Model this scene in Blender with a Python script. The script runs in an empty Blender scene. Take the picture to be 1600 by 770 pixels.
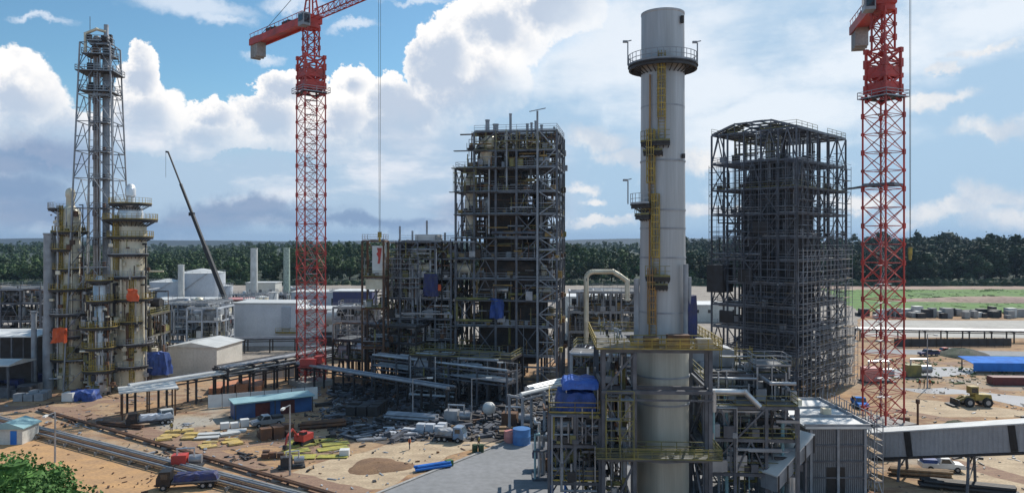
import bpy, math, random
from mathutils import Vector, Matrix
R = math.radians
# ------------------------------------------------------------------ camera, world, sun, exposure
K = 1150.0          # focal length in pixels of a 1600 px wide picture
H = 30.0            # eye height (a drone)
scene = bpy.context.scene
col = scene.collection
cam = bpy.data.objects.new('camera', bpy.data.cameras.new('camera'))
col.objects.link(cam)
cam.location = (0, 0, H)
cam.rotation_euler = (R(90), 0, 0)
cam.data.sensor_width = 36
cam.data.lens = 36 * K / 1600
cam.data.shift_y = -10 / 1600
cam.data.clip_start = 0.5
cam.data.clip_end = 20000
scene.camera = cam
SUN_EL, SUN_AZ = R(44), R(38)       # azimuth from +Y towards +X: behind the plant, to the right
scene.view_settings.view_transform = 'Standard'
scene.view_settings.look = 'None'
scene.view_settings.gamma = 1
scene.view_settings.exposure = 0.12
sun = bpy.data.objects.new('sun', bpy.data.lights.new('sun', 'SUN'))
col.objects.link(sun)
sun.data.energy = 4.3
sun.data.angle = R(0.55)
sun.data.color = (1.0, 0.94, 0.85)
sd = Vector((math.sin(SUN_AZ) * math.cos(SUN_EL), math.cos(SUN_AZ) * math.cos(SUN_EL), math.sin(SUN_EL)))
sun.rotation_euler = sd.to_track_quat('Z', 'Y').to_euler()
sun.location = (60, 60, 120)

world = bpy.data.worlds.new('World')
scene.world = world
world.use_nodes = True
wt = world.node_tree
wt.nodes.clear()
def wn(t, **kw):
    n = wt.nodes.new(t)
    for k, v in kw.items(): setattr(n, k, v)
    return n
def put(sock, v):
    if hasattr(v, 'links'): wt.links.new(v, sock)
    else: sock.default_value = v
def wm(op, a, b=0.0, c=0.0):
    n = wn('ShaderNodeMath', operation=op)
    put(n.inputs[0], a); put(n.inputs[1], b); put(n.inputs[2], c)
    return n.outputs[0]
def vm(op, a, b=(0, 0, 0), c=(0, 0, 0)):
    n = wn('ShaderNodeVectorMath', operation=op)
    put(n.inputs[0], a); put(n.inputs[1], b)
    if op == 'MULTIPLY_ADD': put(n.inputs[2], c)
    return n.outputs['Value'] if op in ('LENGTH', 'DOT_PRODUCT') else n.outputs[0]
def sstep(x, lo, hi, o0=0.0, o1=1.0):
    n = wn('ShaderNodeMapRange', interpolation_type='SMOOTHSTEP')
    put(n.inputs['Value'], x)
    n.inputs['From Min'].default_value = lo; n.inputs['From Max'].default_value = hi
    n.inputs['To Min'].default_value = o0; n.inputs['To Max'].default_value = o1
    return n.outputs['Result']
def cmix(f, a, b):
    n = wn('ShaderNodeMix', data_type='RGBA')
    put(n.inputs[0], f); put(n.inputs[6], a); put(n.inputs[7], b)
    return n.outputs[2]
def wnoise(vec, scale, detail=6, rough=0.55):
    n = wn('ShaderNodeTexNoise')
    put(n.inputs['Vector'], vec)
    n.inputs['Scale'].default_value = scale; n.inputs['Detail'].default_value = detail
    n.inputs['Roughness'].default_value = rough
    return n.outputs
tc = wn('ShaderNodeTexCoord').outputs['Generated']
sep = wn('ShaderNodeSeparateXYZ'); wt.links.new(tc, sep.inputs[0])
az = wm('ARCTAN2', sep.outputs[0], sep.outputs[1])
el = wm('ARCSINE', sep.outputs[2])
cmb = wn('ShaderNodeCombineXYZ'); put(cmb.inputs[0], az); put(cmb.inputs[1], el)
n1 = wnoise(tc, 9, 8, 0.62)
n2 = wnoise(tc, 26, 8, 0.66)
stretch = vm('MULTIPLY', tc, (1, 1, 3.2))
n3 = wnoise(stretch, 5, 6, 0.6)
n4 = wnoise(stretch, 2.2, 5, 0.55)
disp = vm('MULTIPLY_ADD', n1[1], (0.085, 0.085, 0), (-0.0425, -0.0425, 0))
disp2 = vm('MULTIPLY_ADD', n2[1], (0.03, 0.03, 0), (-0.015, -0.015, 0))
pp = vm('ADD', vm('ADD', cmb.outputs[0], disp), disp2)
def angs(px, py):
    u = (px - 800) / K; v = (375 - py) / K
    return math.atan(u), math.atan(v / math.sqrt(1 + u * u))
def blobs(lst, pos):
    cur = None
    for (px, py, rx, ry) in lst:
        a0, e0 = angs(px, py)
        a1, _ = angs(px + rx, py); _, e1 = angs(px, py - ry)
        sa = 1 / abs(a1 - a0); se = 1 / abs(e1 - e0)
        L = vm('LENGTH', vm('MULTIPLY_ADD', pos, (sa, se, 0), (-a0 * sa, -e0 * se, 0)))
        cur = L if cur is None else wm('MINIMUM', cur, L)
    return wm('SUBTRACT', 1.0, cur)
sky = wn('ShaderNodeTexSky', sky_type='NISHITA')
sky.sun_disc = False; sky.sun_elevation = SUN_EL; sky.sun_rotation = SUN_AZ
sky.altitude = 30; sky.air_density = 1.0; sky.dust_density = 0.6; sky.ozone_density = 1.6
S = 0.1
def L(r, g, b):   # display colour wanted -> value for strength S
    f = lambda c: (c / 12.92 if c <= .04045 else ((c + .055) / 1.055) ** 2.4) / S
    return (f(r), f(g), f(b), 1)
base = vm('MULTIPLY', sky.outputs[0], (0.74, 1.05, 1.12))
# the air near the horizon pales
c0 = cmix(sstep(el, 0.0, 0.22, 0.75, 0.0), base, L(.62, .74, .85))
# high wisps of cirrus
w = sstep(wm('ADD', blobs([(300, 10, 110, 26), (345, 30, 60, 16), (545, 44, 48, 11), (412, 92, 36, 13), (640, 5, 70, 10), (455, 6, 60, 16), (60, 20, 60, 10)], pp), wm('MULTIPLY', wm('SUBTRACT', n3[0], 0.5), 1.6)), -0.1, 0.75)
c1 = cmix(wm('MULTIPLY', w, 0.8), c0, L(.86, .90, .95))
# cumulus towers on the left half
cum = blobs([(30, 160, 95, 85), (-60, 150, 90, 110), (110, 215, 90, 60), (224, 112, 36, 46), (225, 175, 70, 60), (330, 185, 60, 34),
             (300, 215, 110, 40), (445, 150, 48, 42), (420, 200, 90, 50), (545, 135, 44, 42), (520, 200, 90, 60), (615, 165, 60, 45),
             (655, 185, 60, 40), (700, 105, 66, 70), (770, 50, 100, 70), (740, 130, 100, 80), (860, 10, 110, 50), (640, 230, 120, 60)], pp)
cf = wm('ADD', cum, wm('MULTIPLY', wm('SUBTRACT', n2[0], 0.5), 0.7))
cmask = sstep(cf, 0.02, 0.13)
ins = sstep(wm('ADD', cf, wm('MULTIPLY', wm('SUBTRACT', n1[0], 0.5), 2.2)), 0.12, 0.85)
ccol = cmix(ins, L(1.0, .99, .98), L(.74, .79, .86))
c2 = cmix(cmask, c1, ccol)
# high smooth veil on the right, its edge slanting up to the right
a1, e1 = angs(640, 240); a2, e2 = angs(890, 30)
dx, dy = a2 - a1, e2 - e1; ln = math.hypot(dx, dy)
sgn = wm('ADD', wm('MULTIPLY', wm('SUBTRACT', az, a1), dy / ln), wm('MULTIPLY', wm('SUBTRACT', el, e1), -dx / ln))
sgn = wm('ADD', sgn, wm('MULTIPLY', wm('SUBTRACT', n1[0], 0.5), 0.10))
vmask = sstep(sgn, -0.03, 0.045)
bright = sstep(wm('ADD', blobs([(1010, 60, 260, 90), (1330, 70, 190, 60), (1560, 20, 190, 60), (1080, 140, 150, 60), (840, 90, 60, 60), (1200, 190, 240, 60), (1420, 60, 200, 60)], pp), wm('MULTIPLY', wm('SUBTRACT', n3[0], 0.5), 2.4)), -0.35, 0.75)
vcol = cmix(bright, L(.66, .77, .87), L(.90, .925, .955))
vcol = cmix(sstep(n2[0], 0.55, 0.75, 0, 0.25), vcol, L(.93, .95, .97))
c3 = cmix(wm('MULTIPLY', vmask, 0.93), c2, vcol)
# puffs in front of the veil
pf = wm('ADD', blobs([(940, 215, 66, 26), (985, 240, 60, 22), (1560, 300, 90, 28), (1480, 325, 110, 22), (1600, 340, 120, 26), (1400, 345, 60, 12), (905, 300, 36, 12), (920, 320, 26, 10),
                      (1540, 70, 60, 10), (1480, 100, 40, 9), (1090, 250, 60, 22), (1340, 310, 70, 16), (1450, 150, 110, 16), (1560, 190, 90, 22), (1130, 330, 120, 14), (930, 355, 90, 10)], pp), wm('MULTIPLY', wm('SUBTRACT', n2[0], 0.5), 1.2))
pm = sstep(pf, -0.15, 0.65)
c4 = cmix(wm('MULTIPLY', pm, 0.85), c3, cmix(sstep(n1[0], 0.4, 0.62), L(.96, .95, .94), L(.78, .82, .87)))
# layered grey cloud along the lower left
lm = sstep(wm('ADD', wm('MULTIPLY', el, -1.0), wm('MULTIPLY', n1[0], 0.10)), -0.125, -0.045)
lm = wm('MULTIPLY', lm, sstep(az, 0.02, 0.12, 1.0, 0.0))
dark = sstep(wm('ADD', blobs([(60, 250, 140, 42), (30, 300, 120, 40), (200, 345, 330, 24), (380, 335, 160, 22), (90, 330, 180, 28), (560, 352, 200, 16), (780, 330, 110, 40)], pp), wm('MULTIPLY', wm('SUBTRACT', n3[0], 0.5), 0.9)), -0.35, 0.7)
lite = sstep(n3[0], 0.45, 0.64)
lcol = cmix(lite, L(.68, .77, .86), L(.88, .90, .935))
lcol = cmix(wm('MULTIPLY', dark, 0.8), lcol, L(.45, .55, .70))
c5 = cmix(wm('MULTIPLY', lm, 0.93), c4, lcol)
# pale strip just above the horizon
c6 = cmix(wm('MULTIPLY', sstep(el, 0.0, 0.028, 1.0, 0.0), 0.55), c5, L(.58, .72, .85))
bg = wn('ShaderNodeBackground'); wt.links.new(c6, bg.inputs[0]); bg.inputs[1].default_value = S
wo = wn('ShaderNodeOutputWorld'); wt.links.new(bg.outputs[0], wo.inputs[0])
world.cycles.sampling_method = 'MANUAL'
world.cycles.sample_map_resolution = 512

# ------------------------------------------------------------------ helpers
def P(px, py, D):            # point seen at picture pixel (1600 wide) at depth D
    return Vector(((px - 800) / K * D, D, H - (py - 375) / K * D))
def G(px, py, z=0.0):        # ground point seen at a pixel
    D = (H - z) * K / (py - 375)
    return Vector(((px - 800) / K * D, D, z))
def XD(px, D, z=0.0):
    return Vector(((px - 800) / K * D, D, z))

MATS = {}
def mat(name, c, rough=0.6, metal=0.0, c2=None, scale=1.5, amt=0.5, fine=0.0, bump=0.0, spec=0.5, stretch=None):
    if name in MATS: return MATS[name]
    m = bpy.data.materials.new(name); m.use_nodes = True
    nt = m.node_tree; b = nt.nodes['Principled BSDF']
    b.inputs['Roughness'].default_value = rough; b.inputs['Metallic'].default_value = metal
    b.inputs['Specular IOR Level'].default_value = spec
    t = nt.nodes.new('ShaderNodeTexCoord'); vec = t.outputs['Object']
    if stretch:
        mp = nt.nodes.new('ShaderNodeMapping'); mp.inputs['Scale'].default_value = stretch
        nt.links.new(vec, mp.inputs[0]); vec = mp.outputs[0]
    n = nt.nodes.new('ShaderNodeTexNoise'); n.inputs['Scale'].default_value = scale; n.inputs['Detail'].default_value = 6
    nt.links.new(vec, n.inputs['Vector'])
    mr = nt.nodes.new('ShaderNodeMapRange'); mr.inputs[1].default_value = 0.5 - 0.16; mr.inputs[2].default_value = 0.5 + 0.16
    nt.links.new(n.outputs[0], mr.inputs[0])
    mx = nt.nodes.new('ShaderNodeMix'); mx.data_type = 'RGBA'
    c2 = c2 or tuple(x * (1 - amt) for x in c)
    mx.inputs[6].default_value = (*c, 1); mx.inputs[7].default_value = (*c2, 1)
    nt.links.new(mr.outputs[0], mx.inputs[0])
    out = mx.outputs[2]
    if fine:
        n5 = nt.nodes.new('ShaderNodeTexNoise'); n5.inputs['Scale'].default_value = scale * 9; n5.inputs['Detail'].default_value = 4
        nt.links.new(vec, n5.inputs['Vector'])
        mr2 = nt.nodes.new('ShaderNodeMapRange'); mr2.inputs[1].default_value = .35; mr2.inputs[2].default_value = .65
        mr2.inputs[3].default_value = 1 - fine; mr2.inputs[4].default_value = 1 + fine
        nt.links.new(n5.outputs[0], mr2.inputs[0])
        vmn = nt.nodes.new('ShaderNodeVectorMath'); vmn.operation = 'SCALE'
        nt.links.new(out, vmn.inputs[0]); nt.links.new(mr2.outputs[0], vmn.inputs['Scale'])
        out = vmn.outputs[0]
        if bump:
            bp = nt.nodes.new('ShaderNodeBump'); bp.inputs['Strength'].default_value = bump; bp.inputs['Distance'].default_value = 0.3
            nt.links.new(n5.outputs[0], bp.inputs['Height']); nt.links.new(bp.outputs[0], b.inputs['Normal'])
    nt.links.new(out, b.inputs['Base Color'])
    MATS[name] = m
    return m
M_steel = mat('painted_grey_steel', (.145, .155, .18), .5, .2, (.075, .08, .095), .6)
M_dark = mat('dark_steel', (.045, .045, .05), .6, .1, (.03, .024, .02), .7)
M_galv = mat('galvanised_steel', (.42, .43, .45), .45, .5, (.26, .27, .29), .8)
M_lgrey = mat('light_grey_paint', (.33, .35, .38), .5, .1, (.22, .23, .25), .7)
M_rust = mat('rusty_steel', (.16, .075, .035), .8, 0, (.07, .045, .035), .9)
M_yel = mat('yellow_paint', (.44, .31, .055), .6, 0, (.20, .16, .06), .9)
M_olive = mat('worn_yellow_green_paint', (.27, .23, .06), .6, 0, (.12, .12, .06), .7)
M_red = mat('red_crane_paint', (.56, .055, .04), .55, 0, (.30, .05, .04), .35)
M_white = mat('white_paint', (.72, .72, .70), .5, 0, (.55, .55, .54), .4)
M_clad = mat('aluminium_cladding', (.60, .61, .62), .35, .55, (.42, .43, .44), .9)
M_conc = mat('concrete', (.36, .35, .33), .85, 0, (.26, .25, .24), .3, fine=.12)
M_cream = mat('cream_insulation', (.74, .68, .54), .4, .1, (.55, .49, .36), .5, fine=.06)
M_stack = mat('pale_grey_stack_paint', (.45, .46, .475), .45, .2, (.34, .345, .35), .5, fine=.05, stretch=(1.6, 1.6, .07))
M_blue = mat('blue_tarpaulin', (.03, .075, .30), .6, 0, (.02, .05, .17), 1.0, fine=.15)
M_lblue = mat('bright_blue_sheet', (.05, .22, .66), .85, 0, (.04, .16, .5), .6, spec=.15)
M_navy = mat('navy_tarpaulin', (.025, .035, .14), .7, 0, (.05, .05, .09), 1.6, fine=.2)
M_orange = mat('orange_tarpaulin', (.72, .12, .03), .6, 0, (.5, .07, .02), 1.0)
M_brown = mat('dark_brown_casing', (.065, .042, .028), .7, 0, (.02, .018, .018), .5, fine=.35)
M_tyre = mat('black_rubber', (.02, .02, .02), .8)
M_glass = mat('dark_window_glass', (.03, .04, .05), .1, 0, spec=.8)
M_roofw = mat('pale_roof_sheet', (.62, .62, .60), .5, .1, (.46, .46, .44), .35, stretch=(1, 4, 1))
M_wallg = mat('blue_grey_wall_panel', (.50, .53, .58), .6, 0, (.43, .46, .51),.25, fine=.08)
M_wallp = mat('pale_wall_panel', (.60, .59, .55), .6, 0, (.50, .49, .45),.25, fine=.08)
M_wood = mat('timber', (.30, .20, .11), .8, 0, (.18, .12, .07), 2)
M_black = mat('black_paint', (.018, .018, .02), .5)
M_pink = mat('pale_red_paint', (.55, .22, .2), .5, 0, (.45, .2, .18), .8)
M_teal = mat('pale_teal_sheet', (.28, .45, .47), .5, 0, (.22, .36, .4), .5)
M_skin = mat('skin', (.33, .19, .12), .6)
M_hivis = mat('orange_work_vest', (.75, .18, .03), .7)
M_cloth = mat('dark_blue_work_cloth', (.04, .05, .09), .9)
M_terra = mat('terracotta_sheet', (.55, .22, .10), .7, 0, (.42, .2, .12), .4, fine=.15)
M_grate = mat('floor_grating', (.16, .165, .17), .7, .2, (.09, .09, .09), .8)

M_och2 = mat('ochre_scaffold', (.34, .22, .07), .8, 0, (.18, .12, .05), .9)
class MB:
    def __init__(s): s.v = []; s.f = []; s.sm = []
    def add(s, vs, fs, sm=False):
        o = len(s.v); s.v.extend(vs)
        for f in fs: s.f.append(tuple(i + o for i in f)); s.sm.append(sm)
        return s
    def b(s, x0, y0, z0, x1, y1, z1):
        return s.add([(x0, y0, z0), (x1, y0, z0), (x1, y1, z0), (x0, y1, z0), (x0, y0, z1), (x1, y0, z1), (x1, y1, z1), (x0, y1, z1)],
                     [(0, 3, 2, 1), (4, 5, 6, 7), (0, 1, 5, 4), (1, 2, 6, 5), (2, 3, 7, 6), (3, 0, 4, 7)])
    def c(s, cx, cy, cz, sx, sy, sz): return s.b(cx - sx / 2, cy - sy / 2, cz - sz / 2, cx + sx / 2, cy + sy / 2, cz + sz / 2)
    def bar(s, p, q, w=.1, h=None):
        h = h or w
        p = Vector(p); q = Vector(q); d = q - p
        if d.length < 1e-6: return s
        d.normalize(); up = Vector((0, 0, 1)) if abs(d.z) < .95 else Vector((0, 1, 0))
        a = d.cross(up).normalized() * w / 2; c = a.cross(d).normalized() * h / 2
        vs = []
        for e in (p, q):
            for sa, sc in ((-1, -1), (1, -1), (1, 1), (-1, 1)): vs.append(tuple(e + a * sa + c * sc))
        return s.add(vs, [(3, 2, 1, 0), (4, 5, 6, 7), (0, 1, 5, 4), (1, 2, 6, 5), (2, 3, 7, 6), (3, 0, 4, 7)])
    def hcol(s, x, y, z0, z1, w=.4):       # an H section standing column
        t = w * .16
        s.b(x - w / 2, y - w / 2, z0, x + w / 2, y - w / 2 + t, z1)
        s.b(x - w / 2, y + w / 2 - t, z0, x + w / 2, y + w / 2, z1)
        return s.b(x - t / 2, y - w / 2 + t, z0, x + t / 2, y + w / 2 - t, z1)
    def tube(s, p, q, r, n=8, r2=None):
        r2 = r if r2 is None else r2
        p = Vector(p); q = Vector(q); d = (q - p)
        if d.length < 1e-6: return s
        d.normalize(); up = Vector((0, 0, 1)) if abs(d.z) < .95 else Vector((0, 1, 0))
        a = d.cross(up).normalized(); c = a.cross(d).normalized()
        vs = []
        for e, rr in ((p, r), (q, r2)):
            for i in range(n):
                t = 2 * math.pi * i / n
                vs.append(tuple(e + a * math.cos(t) * rr + c * math.sin(t) * rr))
        s.add(vs, [(i, (i + 1) % n, n + (i + 1) % n, n + i) for i in range(n)], True)
        o = len(s.v) - 2 * n
        s.f.append(tuple(o + i for i in reversed(range(n)))); s.sm.append(False)
        s.f.append(tuple(o + n + i for i in range(n))); s.sm.append(False)
        return s
    def path(s, pts, r, n=8):
        pts = [Vector(p) for p in pts]
        for i in range(len(pts) - 1):
            d = (pts[i + 1] - pts[i]).normalized() * r * .7
            s.tube(pts[i] - (d if i else d * 0), pts[i + 1] + (d if i < len(pts) - 2 else d * 0), r, n)
        return s
    def lathe(s, prof, n=24, c=(0, 0, 0)):
        vs = []
        for r, z in prof:
            for i in range(n):
                t = 2 * math.pi * i / n
                vs.append((c[0] + r * math.cos(t), c[1] + r * math.sin(t), c[2] + z))
        fs = []
        for k in range(len(prof) - 1):
            for i in range(n):
                j = (i + 1) % n
                fs.append((k * n + i, k * n + j, (k + 1) * n + j, (k + 1) * n + i))
        s.add(vs, fs, True)
        o = len(s.v) - len(vs)
        s.f.append(tuple(o + i for i in reversed(range(n)))); s.sm.append(False)
        s.f.append(tuple(o + (len(prof) - 1) * n + i for i in range(n))); s.sm.append(False)
        return s
    def ring(s, r0, r1, z0, z1, n=24, c=(0, 0), a0=0, a1=360):
        m = n if a1 - a0 >= 360 else n + 1
        vs = []
        for i in range(m):
            t = R(a0 + (a1 - a0) * i / n); ct, st = math.cos(t), math.sin(t)
            for r, z in ((r0, z0), (r1, z0), (r1, z1), (r0, z1)): vs.append((c[0] + r * ct, c[1] + r * st, z))
        fs = []
        for i in range(n):
            a = i * 4; b = ((i + 1) % m) * 4
            for k in range(4): fs.append((a + k, b + k, b + (k + 1) % 4, a + (k + 1) % 4))
        if m > n: fs += [(0, 1, 2, 3), (4 * n + 3, 4 * n + 2, 4 * n + 1, 4 * n)]
        return s.add(vs, fs)
    def prism(s, poly, axis, t0, t1):      # poly of (u,v); axis 'y': (u,t,v), 'z': (u,v,t), 'x': (t,u,v)
        f = {'y': lambda u, v, t: (u, t, v), 'z': lambda u, v, t: (u, v, t), 'x': lambda u, v, t: (t, u, v)}[axis]
        n = len(poly)
        vs = [f(u, v, t0) for u, v in poly] + [f(u, v, t1) for u, v in poly]
        return s.add(vs, [tuple(range(n)), tuple(reversed(range(n, 2 * n)))] + [(i, n + i, n + (i + 1) % n, (i + 1) % n) for i in range(n)])
    def xf(s, M):
        s.v = [tuple(M @ Vector(v)) for v in s.v]; return s
    def mesh(s, name, m):
        me = bpy.data.meshes.new(name)
        me.from_pydata(s.v, [], s.f)
        me.polygons.foreach_set('use_smooth', s.sm)
        if any(s.sm): me.set_sharp_from_angle(angle=R(38))
        me.materials.append(m); me.update()
        return me
    def build(s, name, m, parent=None, loc=(0, 0, 0)):
        if not s.v: return None
        o = bpy.data.objects.new(name, s.mesh(name, m))
        col.objects.link(o); o.parent = parent; o.location = loc
        return o

def tag(o, label=None, cat=None, group=None, kind=None):
    if label: o['label'] = label
    if cat: o['category'] = cat
    if group: o['group'] = group
    if kind: o['kind'] = kind
    return o
def thing(name, loc, rz, label, cat, group=None):
    o = bpy.data.objects.new(name, None); col.objects.link(o)
    o.empty_display_size = 1
    o.location = loc; o.rotation_euler = (0, 0, rz)
    return tag(o, label, cat, group)
KIDS = {}
def copy_tree(o, parent=None):
    c = o.copy(); col.objects.link(c); c.parent = parent
    for ch in [x for x in list(bpy.data.objects) if x.parent == o]: copy_tree(ch, c)
    return c

# ------------------------------------------------------------------ ground and far land
def ground_mat():
    m = bpy.data.materials.new('bare_site_soil'); m.use_nodes = True
    nt = m.node_tree; b = nt.nodes['Principled BSDF']; b.inputs['Roughness'].default_value = .95
    b.inputs['Specular IOR Level'].default_value = .15
    t = nt.nodes.new('ShaderNodeTexCoord').outputs['Object']
    def noise(scale, det, st=(1, 1, 1), rot=0):
        mp = nt.nodes.new('ShaderNodeMapping'); mp.inputs['Scale'].default_value = st; mp.inputs['Rotation'].default_value = (0, 0, rot)
        nt.links.new(t, mp.inputs[0])
        n = nt.nodes.new('ShaderNodeTexNoise'); n.inputs['Scale'].default_value = scale; n.inputs['Detail'].default_value = det
        n.inputs['Roughness'].default_value = .62
        nt.links.new(mp.outputs[0], n.inputs['Vector']); return n.outputs[0]
    def rng(x, lo, hi):
        n = nt.nodes.new('ShaderNodeMapRange'); n.inputs[1].default_value = lo; n.inputs[2].default_value = hi
        nt.links.new(x, n.inputs[0]); return n.outputs[0]
    def mix(f, a, b_):
        n = nt.nodes.new('ShaderNodeMix'); n.data_type = 'RGBA'
        nt.links.new(f, n.inputs[0])
        for i, v in ((6, a), (7, b_)):
            if isinstance(v, tuple): n.inputs[i].default_value = (*v, 1)
            else: nt.links.new(v, n.inputs[i])
        return n.outputs[2]
    c = mix(rng(noise(.05, 5), .42, .58), (.42, .26, .14), (.37, .27, .175))
    c = mix(rng(noise(.13, 6, (1, 2.5, 1), .35), .50, .62), c, (.24, .14, .09))
    c = mix(rng(noise(.35, 7, (1, 3.5, 1), -.35), .54, .60), c, (.29, .19, .13))
    c = mix(rng(noise(2.5, 5), .60, .70), c, (.20, .15, .11))
    c = mix(rng(noise(.03, 4), .56, .66), c, (.36, .33, .28))
    c = mix(rng(noise(.8, 5), .58, .70), c, (.16, .12, .09))
    c = mix(rng(noise(.5, 5, (1, 5, 1), -.5), .6, .7), c, (.45, .38, .28))
    nt.links.new(c, b.inputs['Base Color'])
    bp = nt.nodes.new('ShaderNodeBump'); bp.inputs['Strength'].default_value = .6; bp.inputs['Distance'].default_value = .35
    nt.links.new(noise(.9, 7), bp.inputs['Height']); nt.links.new(bp.outputs[0], b.inputs['Normal'])
    return m
g = MB()
g.add([(-9000, -300, 0), (9000, -300, 0), (9000, 12000, 0), (-9000, 12000, 0)], [(0, 1, 2, 3)])
tag(g.build('ground', ground_mat()), kind='structure')
rnd = random.Random(5)
def sheet(name, pts, m, z, kind='structure', wob=.6, step=4.0):
    out = []
    n = len(pts)
    for i in range(n):
        a = Vector(pts[i][:2]); b = Vector(pts[(i + 1) % n][:2]); k = max(1, int((b - a).length / step))
        for j in range(k):
            p = a.lerp(b, j / k); out.append((p.x + rnd.uniform(-wob, wob), p.y + rnd.uniform(-wob, wob)))
    mb = MB(); mb.add([(x, y, z) for x, y in out], [tuple(range(len(out)))])
    # tessellate robustly
    import bmesh
    me = bpy.data.meshes.new(name); me.from_pydata(mb.v, [], mb.f)
    bm = bmesh.new(); bm.from_mesh(me); bmesh.ops.recalc_face_normals(bm, faces=bm.faces)
    for f in bm.faces:
        if f.normal.z < 0: f.normal_flip()
    bmesh.ops.triangulate(bm, faces=bm.faces); bm.to_mesh(me); bm.free()
    me.materials.append(m)
    o = bpy.data.objects.new(name, me); col.objects.link(o); o['kind'] = kind
    return o
M_grass = mat('meadow_grass', (.085, .20, .015), .9, 0, (.05, .11, .018), .05, fine=.35, stretch=(1, 2.5, 1))
M_forestfloor = mat('forest_floor', (.035, .05, .025), .95, 0, (.025, .035, .02), .05)
M_yard = mat('pale_concrete_yard', (.42, .40, .36), .9, 0, (.34, .32, .29), .06, fine=.12)
M_asph = mat('grey_pavement', (.235, .24, .25), .85, 0, (.20, .205, .21), .12, fine=.10)
M_gravel = mat('grey_gravel', (.33, .29, .245), .95, 0, (.22, .19, .165), .12, fine=.3)
M_shadesoil = mat('shade_darkened_soil', (.10, .083, .07), .8, 0, (.06, .05, .045), .25, fine=.3)  # soil colour darkened to carry the shade before the central structures
M_puddle = mat('wet_grey_mud', (.25, .24, .25), .35, 0, (.2, .19, .19), .2)
M_sand = mat('orange_sand', (.50, .29, .13), .95, 0, (.38, .23, .12), .22, fine=.16, stretch=(1, 2.2, 1))
M_pale = mat('pale_sand', (.50, .39, .26), .95, 0, (.36, .27, .18), .3, fine=.2, stretch=(1, 2.2, 1))
sheet('forest_ground', [(-3000, 500), (900, 505), (2500, 480), (5000, 900), (5000, 5200), (-5000, 5200), (-5000, 900)], M_forestfloor, .012, wob=3, step=40)
sheet('plant_yard', [G(-200, 640)[:2], G(230, 585)[:2], G(480, 560)[:2], G(1000, 560)[:2], G(1330, 600)[:2], G(1340, 500)[:2], (260, 490), (-420, 490)], M_gravel, .008)
sheet('meadow', [G(1345, 486)[:2], G(1900, 490)[:2], (480, 482), (200, 486)], M_grass, .020, wob=2)
sheet('dirt_bank', [(195, 444), (335, 450), (345, 480), (190, 482)], mat('pinkish_bare_bank', (.36, .26, .2), .95, 0, (.26, .18, .15), .05, fine=.2), .026, wob=3)
sheet('concrete_yard', [G(1345, 526)[:2], G(1900, 530)[:2], G(1900, 501)[:2], G(1345, 500)[:2]], M_yard, .016, wob=.3)
sheet('road', [G(1345, 552)[:2], G(1900, 562)[:2], G(1900, 553)[:2], G(1345, 545)[:2]], M_asph, .016, wob=.2)
sheet('side_meadow', [G(1540, 562)[:2], G(1700, 566)[:2], G(1700, 558)[:2], G(1530, 556)[:2]], M_grass, .018, wob=1)
sheet('wet_mud', [G(1395, 590)[:2], G(1500, 586)[:2], G(1550, 578)[:2], G(1480, 572)[:2], G(1390, 576)[:2]], M_puddle, .012, wob=1)
sheet('wet_mud', [G(1400, 606)[:2], G(1430, 614)[:2], G(1500, 616)[:2], G(1600, 634)[:2], G(1720, 640)[:2], G(1700, 626)[:2], G(1560, 616)[:2], G(1480, 606)[:2]], M_puddle, .014, wob=1)
sheet('sand_patch', [G(1395, 650)[:2], G(1650, 650)[:2], G(1600, 640)[:2], G(1420, 622)[:2], G(1395, 624)[:2]], M_pale, .010, wob=1)
sheet('sand_patch', [G(1520, 800)[:2], G(1750, 790)[:2], G(1700, 690)[:2], G(1450, 700)[:2]], M_pale, .011, wob=1)
sheet('sand_patch', [G(20, 830)[:2], G(420, 830)[:2], G(330, 765)[:2], G(110, 698)[:2], G(38, 680)[:2], G(-40, 700)[:2]], M_sand, .012, wob=.8)
sheet('sand_patch', [G(470, 770)[:2], G(600, 764)[:2], G(700, 712)[:2], G(790, 692)[:2], G(640, 690)[:2], G(520, 712)[:2], G(430, 745)[:2]], M_pale, .011, wob=.8)
sheet('shade_toned_soil', [G(520, 660)[:2], G(560, 690)[:2], G(640, 700)[:2], G(700, 692)[:2], G(870, 690)[:2], G(870, 600)[:2], G(520, 600)[:2]], M_shadesoil, .010, wob=1.2)  # dark sheet: shade at the foot of the structures put into the ground colour
sheet('pavement', [G(600, 768)[:2], G(585, 780)[:2], G(560, 800)[:2], G(1300, 830)[:2], G(1250, 700)[:2], G(860, 690)[:2], G(795, 689)[:2]], M_asph, .022, wob=.15)
kb = MB(); kb.bar(G(575, 776, .08), G(795, 688, .08), .45, .16)
tag(kb.build('kerb', M_conc), kind='structure')

# rolling ridge at the horizon
def ridge(x0, x1, y, h, seed, m, name):
    r = random.Random(seed); mb = MB(); n = 90; rows = [(y - 600, 0), (y - 250, .6), (y, 1), (y + 500, .2)]
    ph = [r.uniform(0, 6.28) for _ in range(6)]
    for (yy, f) in rows:
        for i in range(n + 1):
            t = i / n; x = x0 + (x1 - x0) * t
            k = sum(math.sin(t * (5 + 7 * j) + ph[j]) / (1.3 + j) for j in range(6)) * .25 + .8
            mb.v.append((x, yy, h * f * k + (r.uniform(-.7, .7) if f else -2)))
    for j in range(len(rows) - 1):
        for i in range(n): a = j * (n + 1) + i; mb.f.append((a, a + 1, a + n + 2, a + n + 1)); mb.sm.append(False)
    return tag(mb.build(name, m), kind='structure')
M_hill = mat('wooded_hill', (.012, .028, .034), .95, 0, (.008, .018, .024), .012, fine=.4)
ridge(-5000, 1500, 4600, 42, 3, M_hill, 'hills')
ridge(800, 6000, 4400, 30, 9, M_hill, 'hills')

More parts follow.
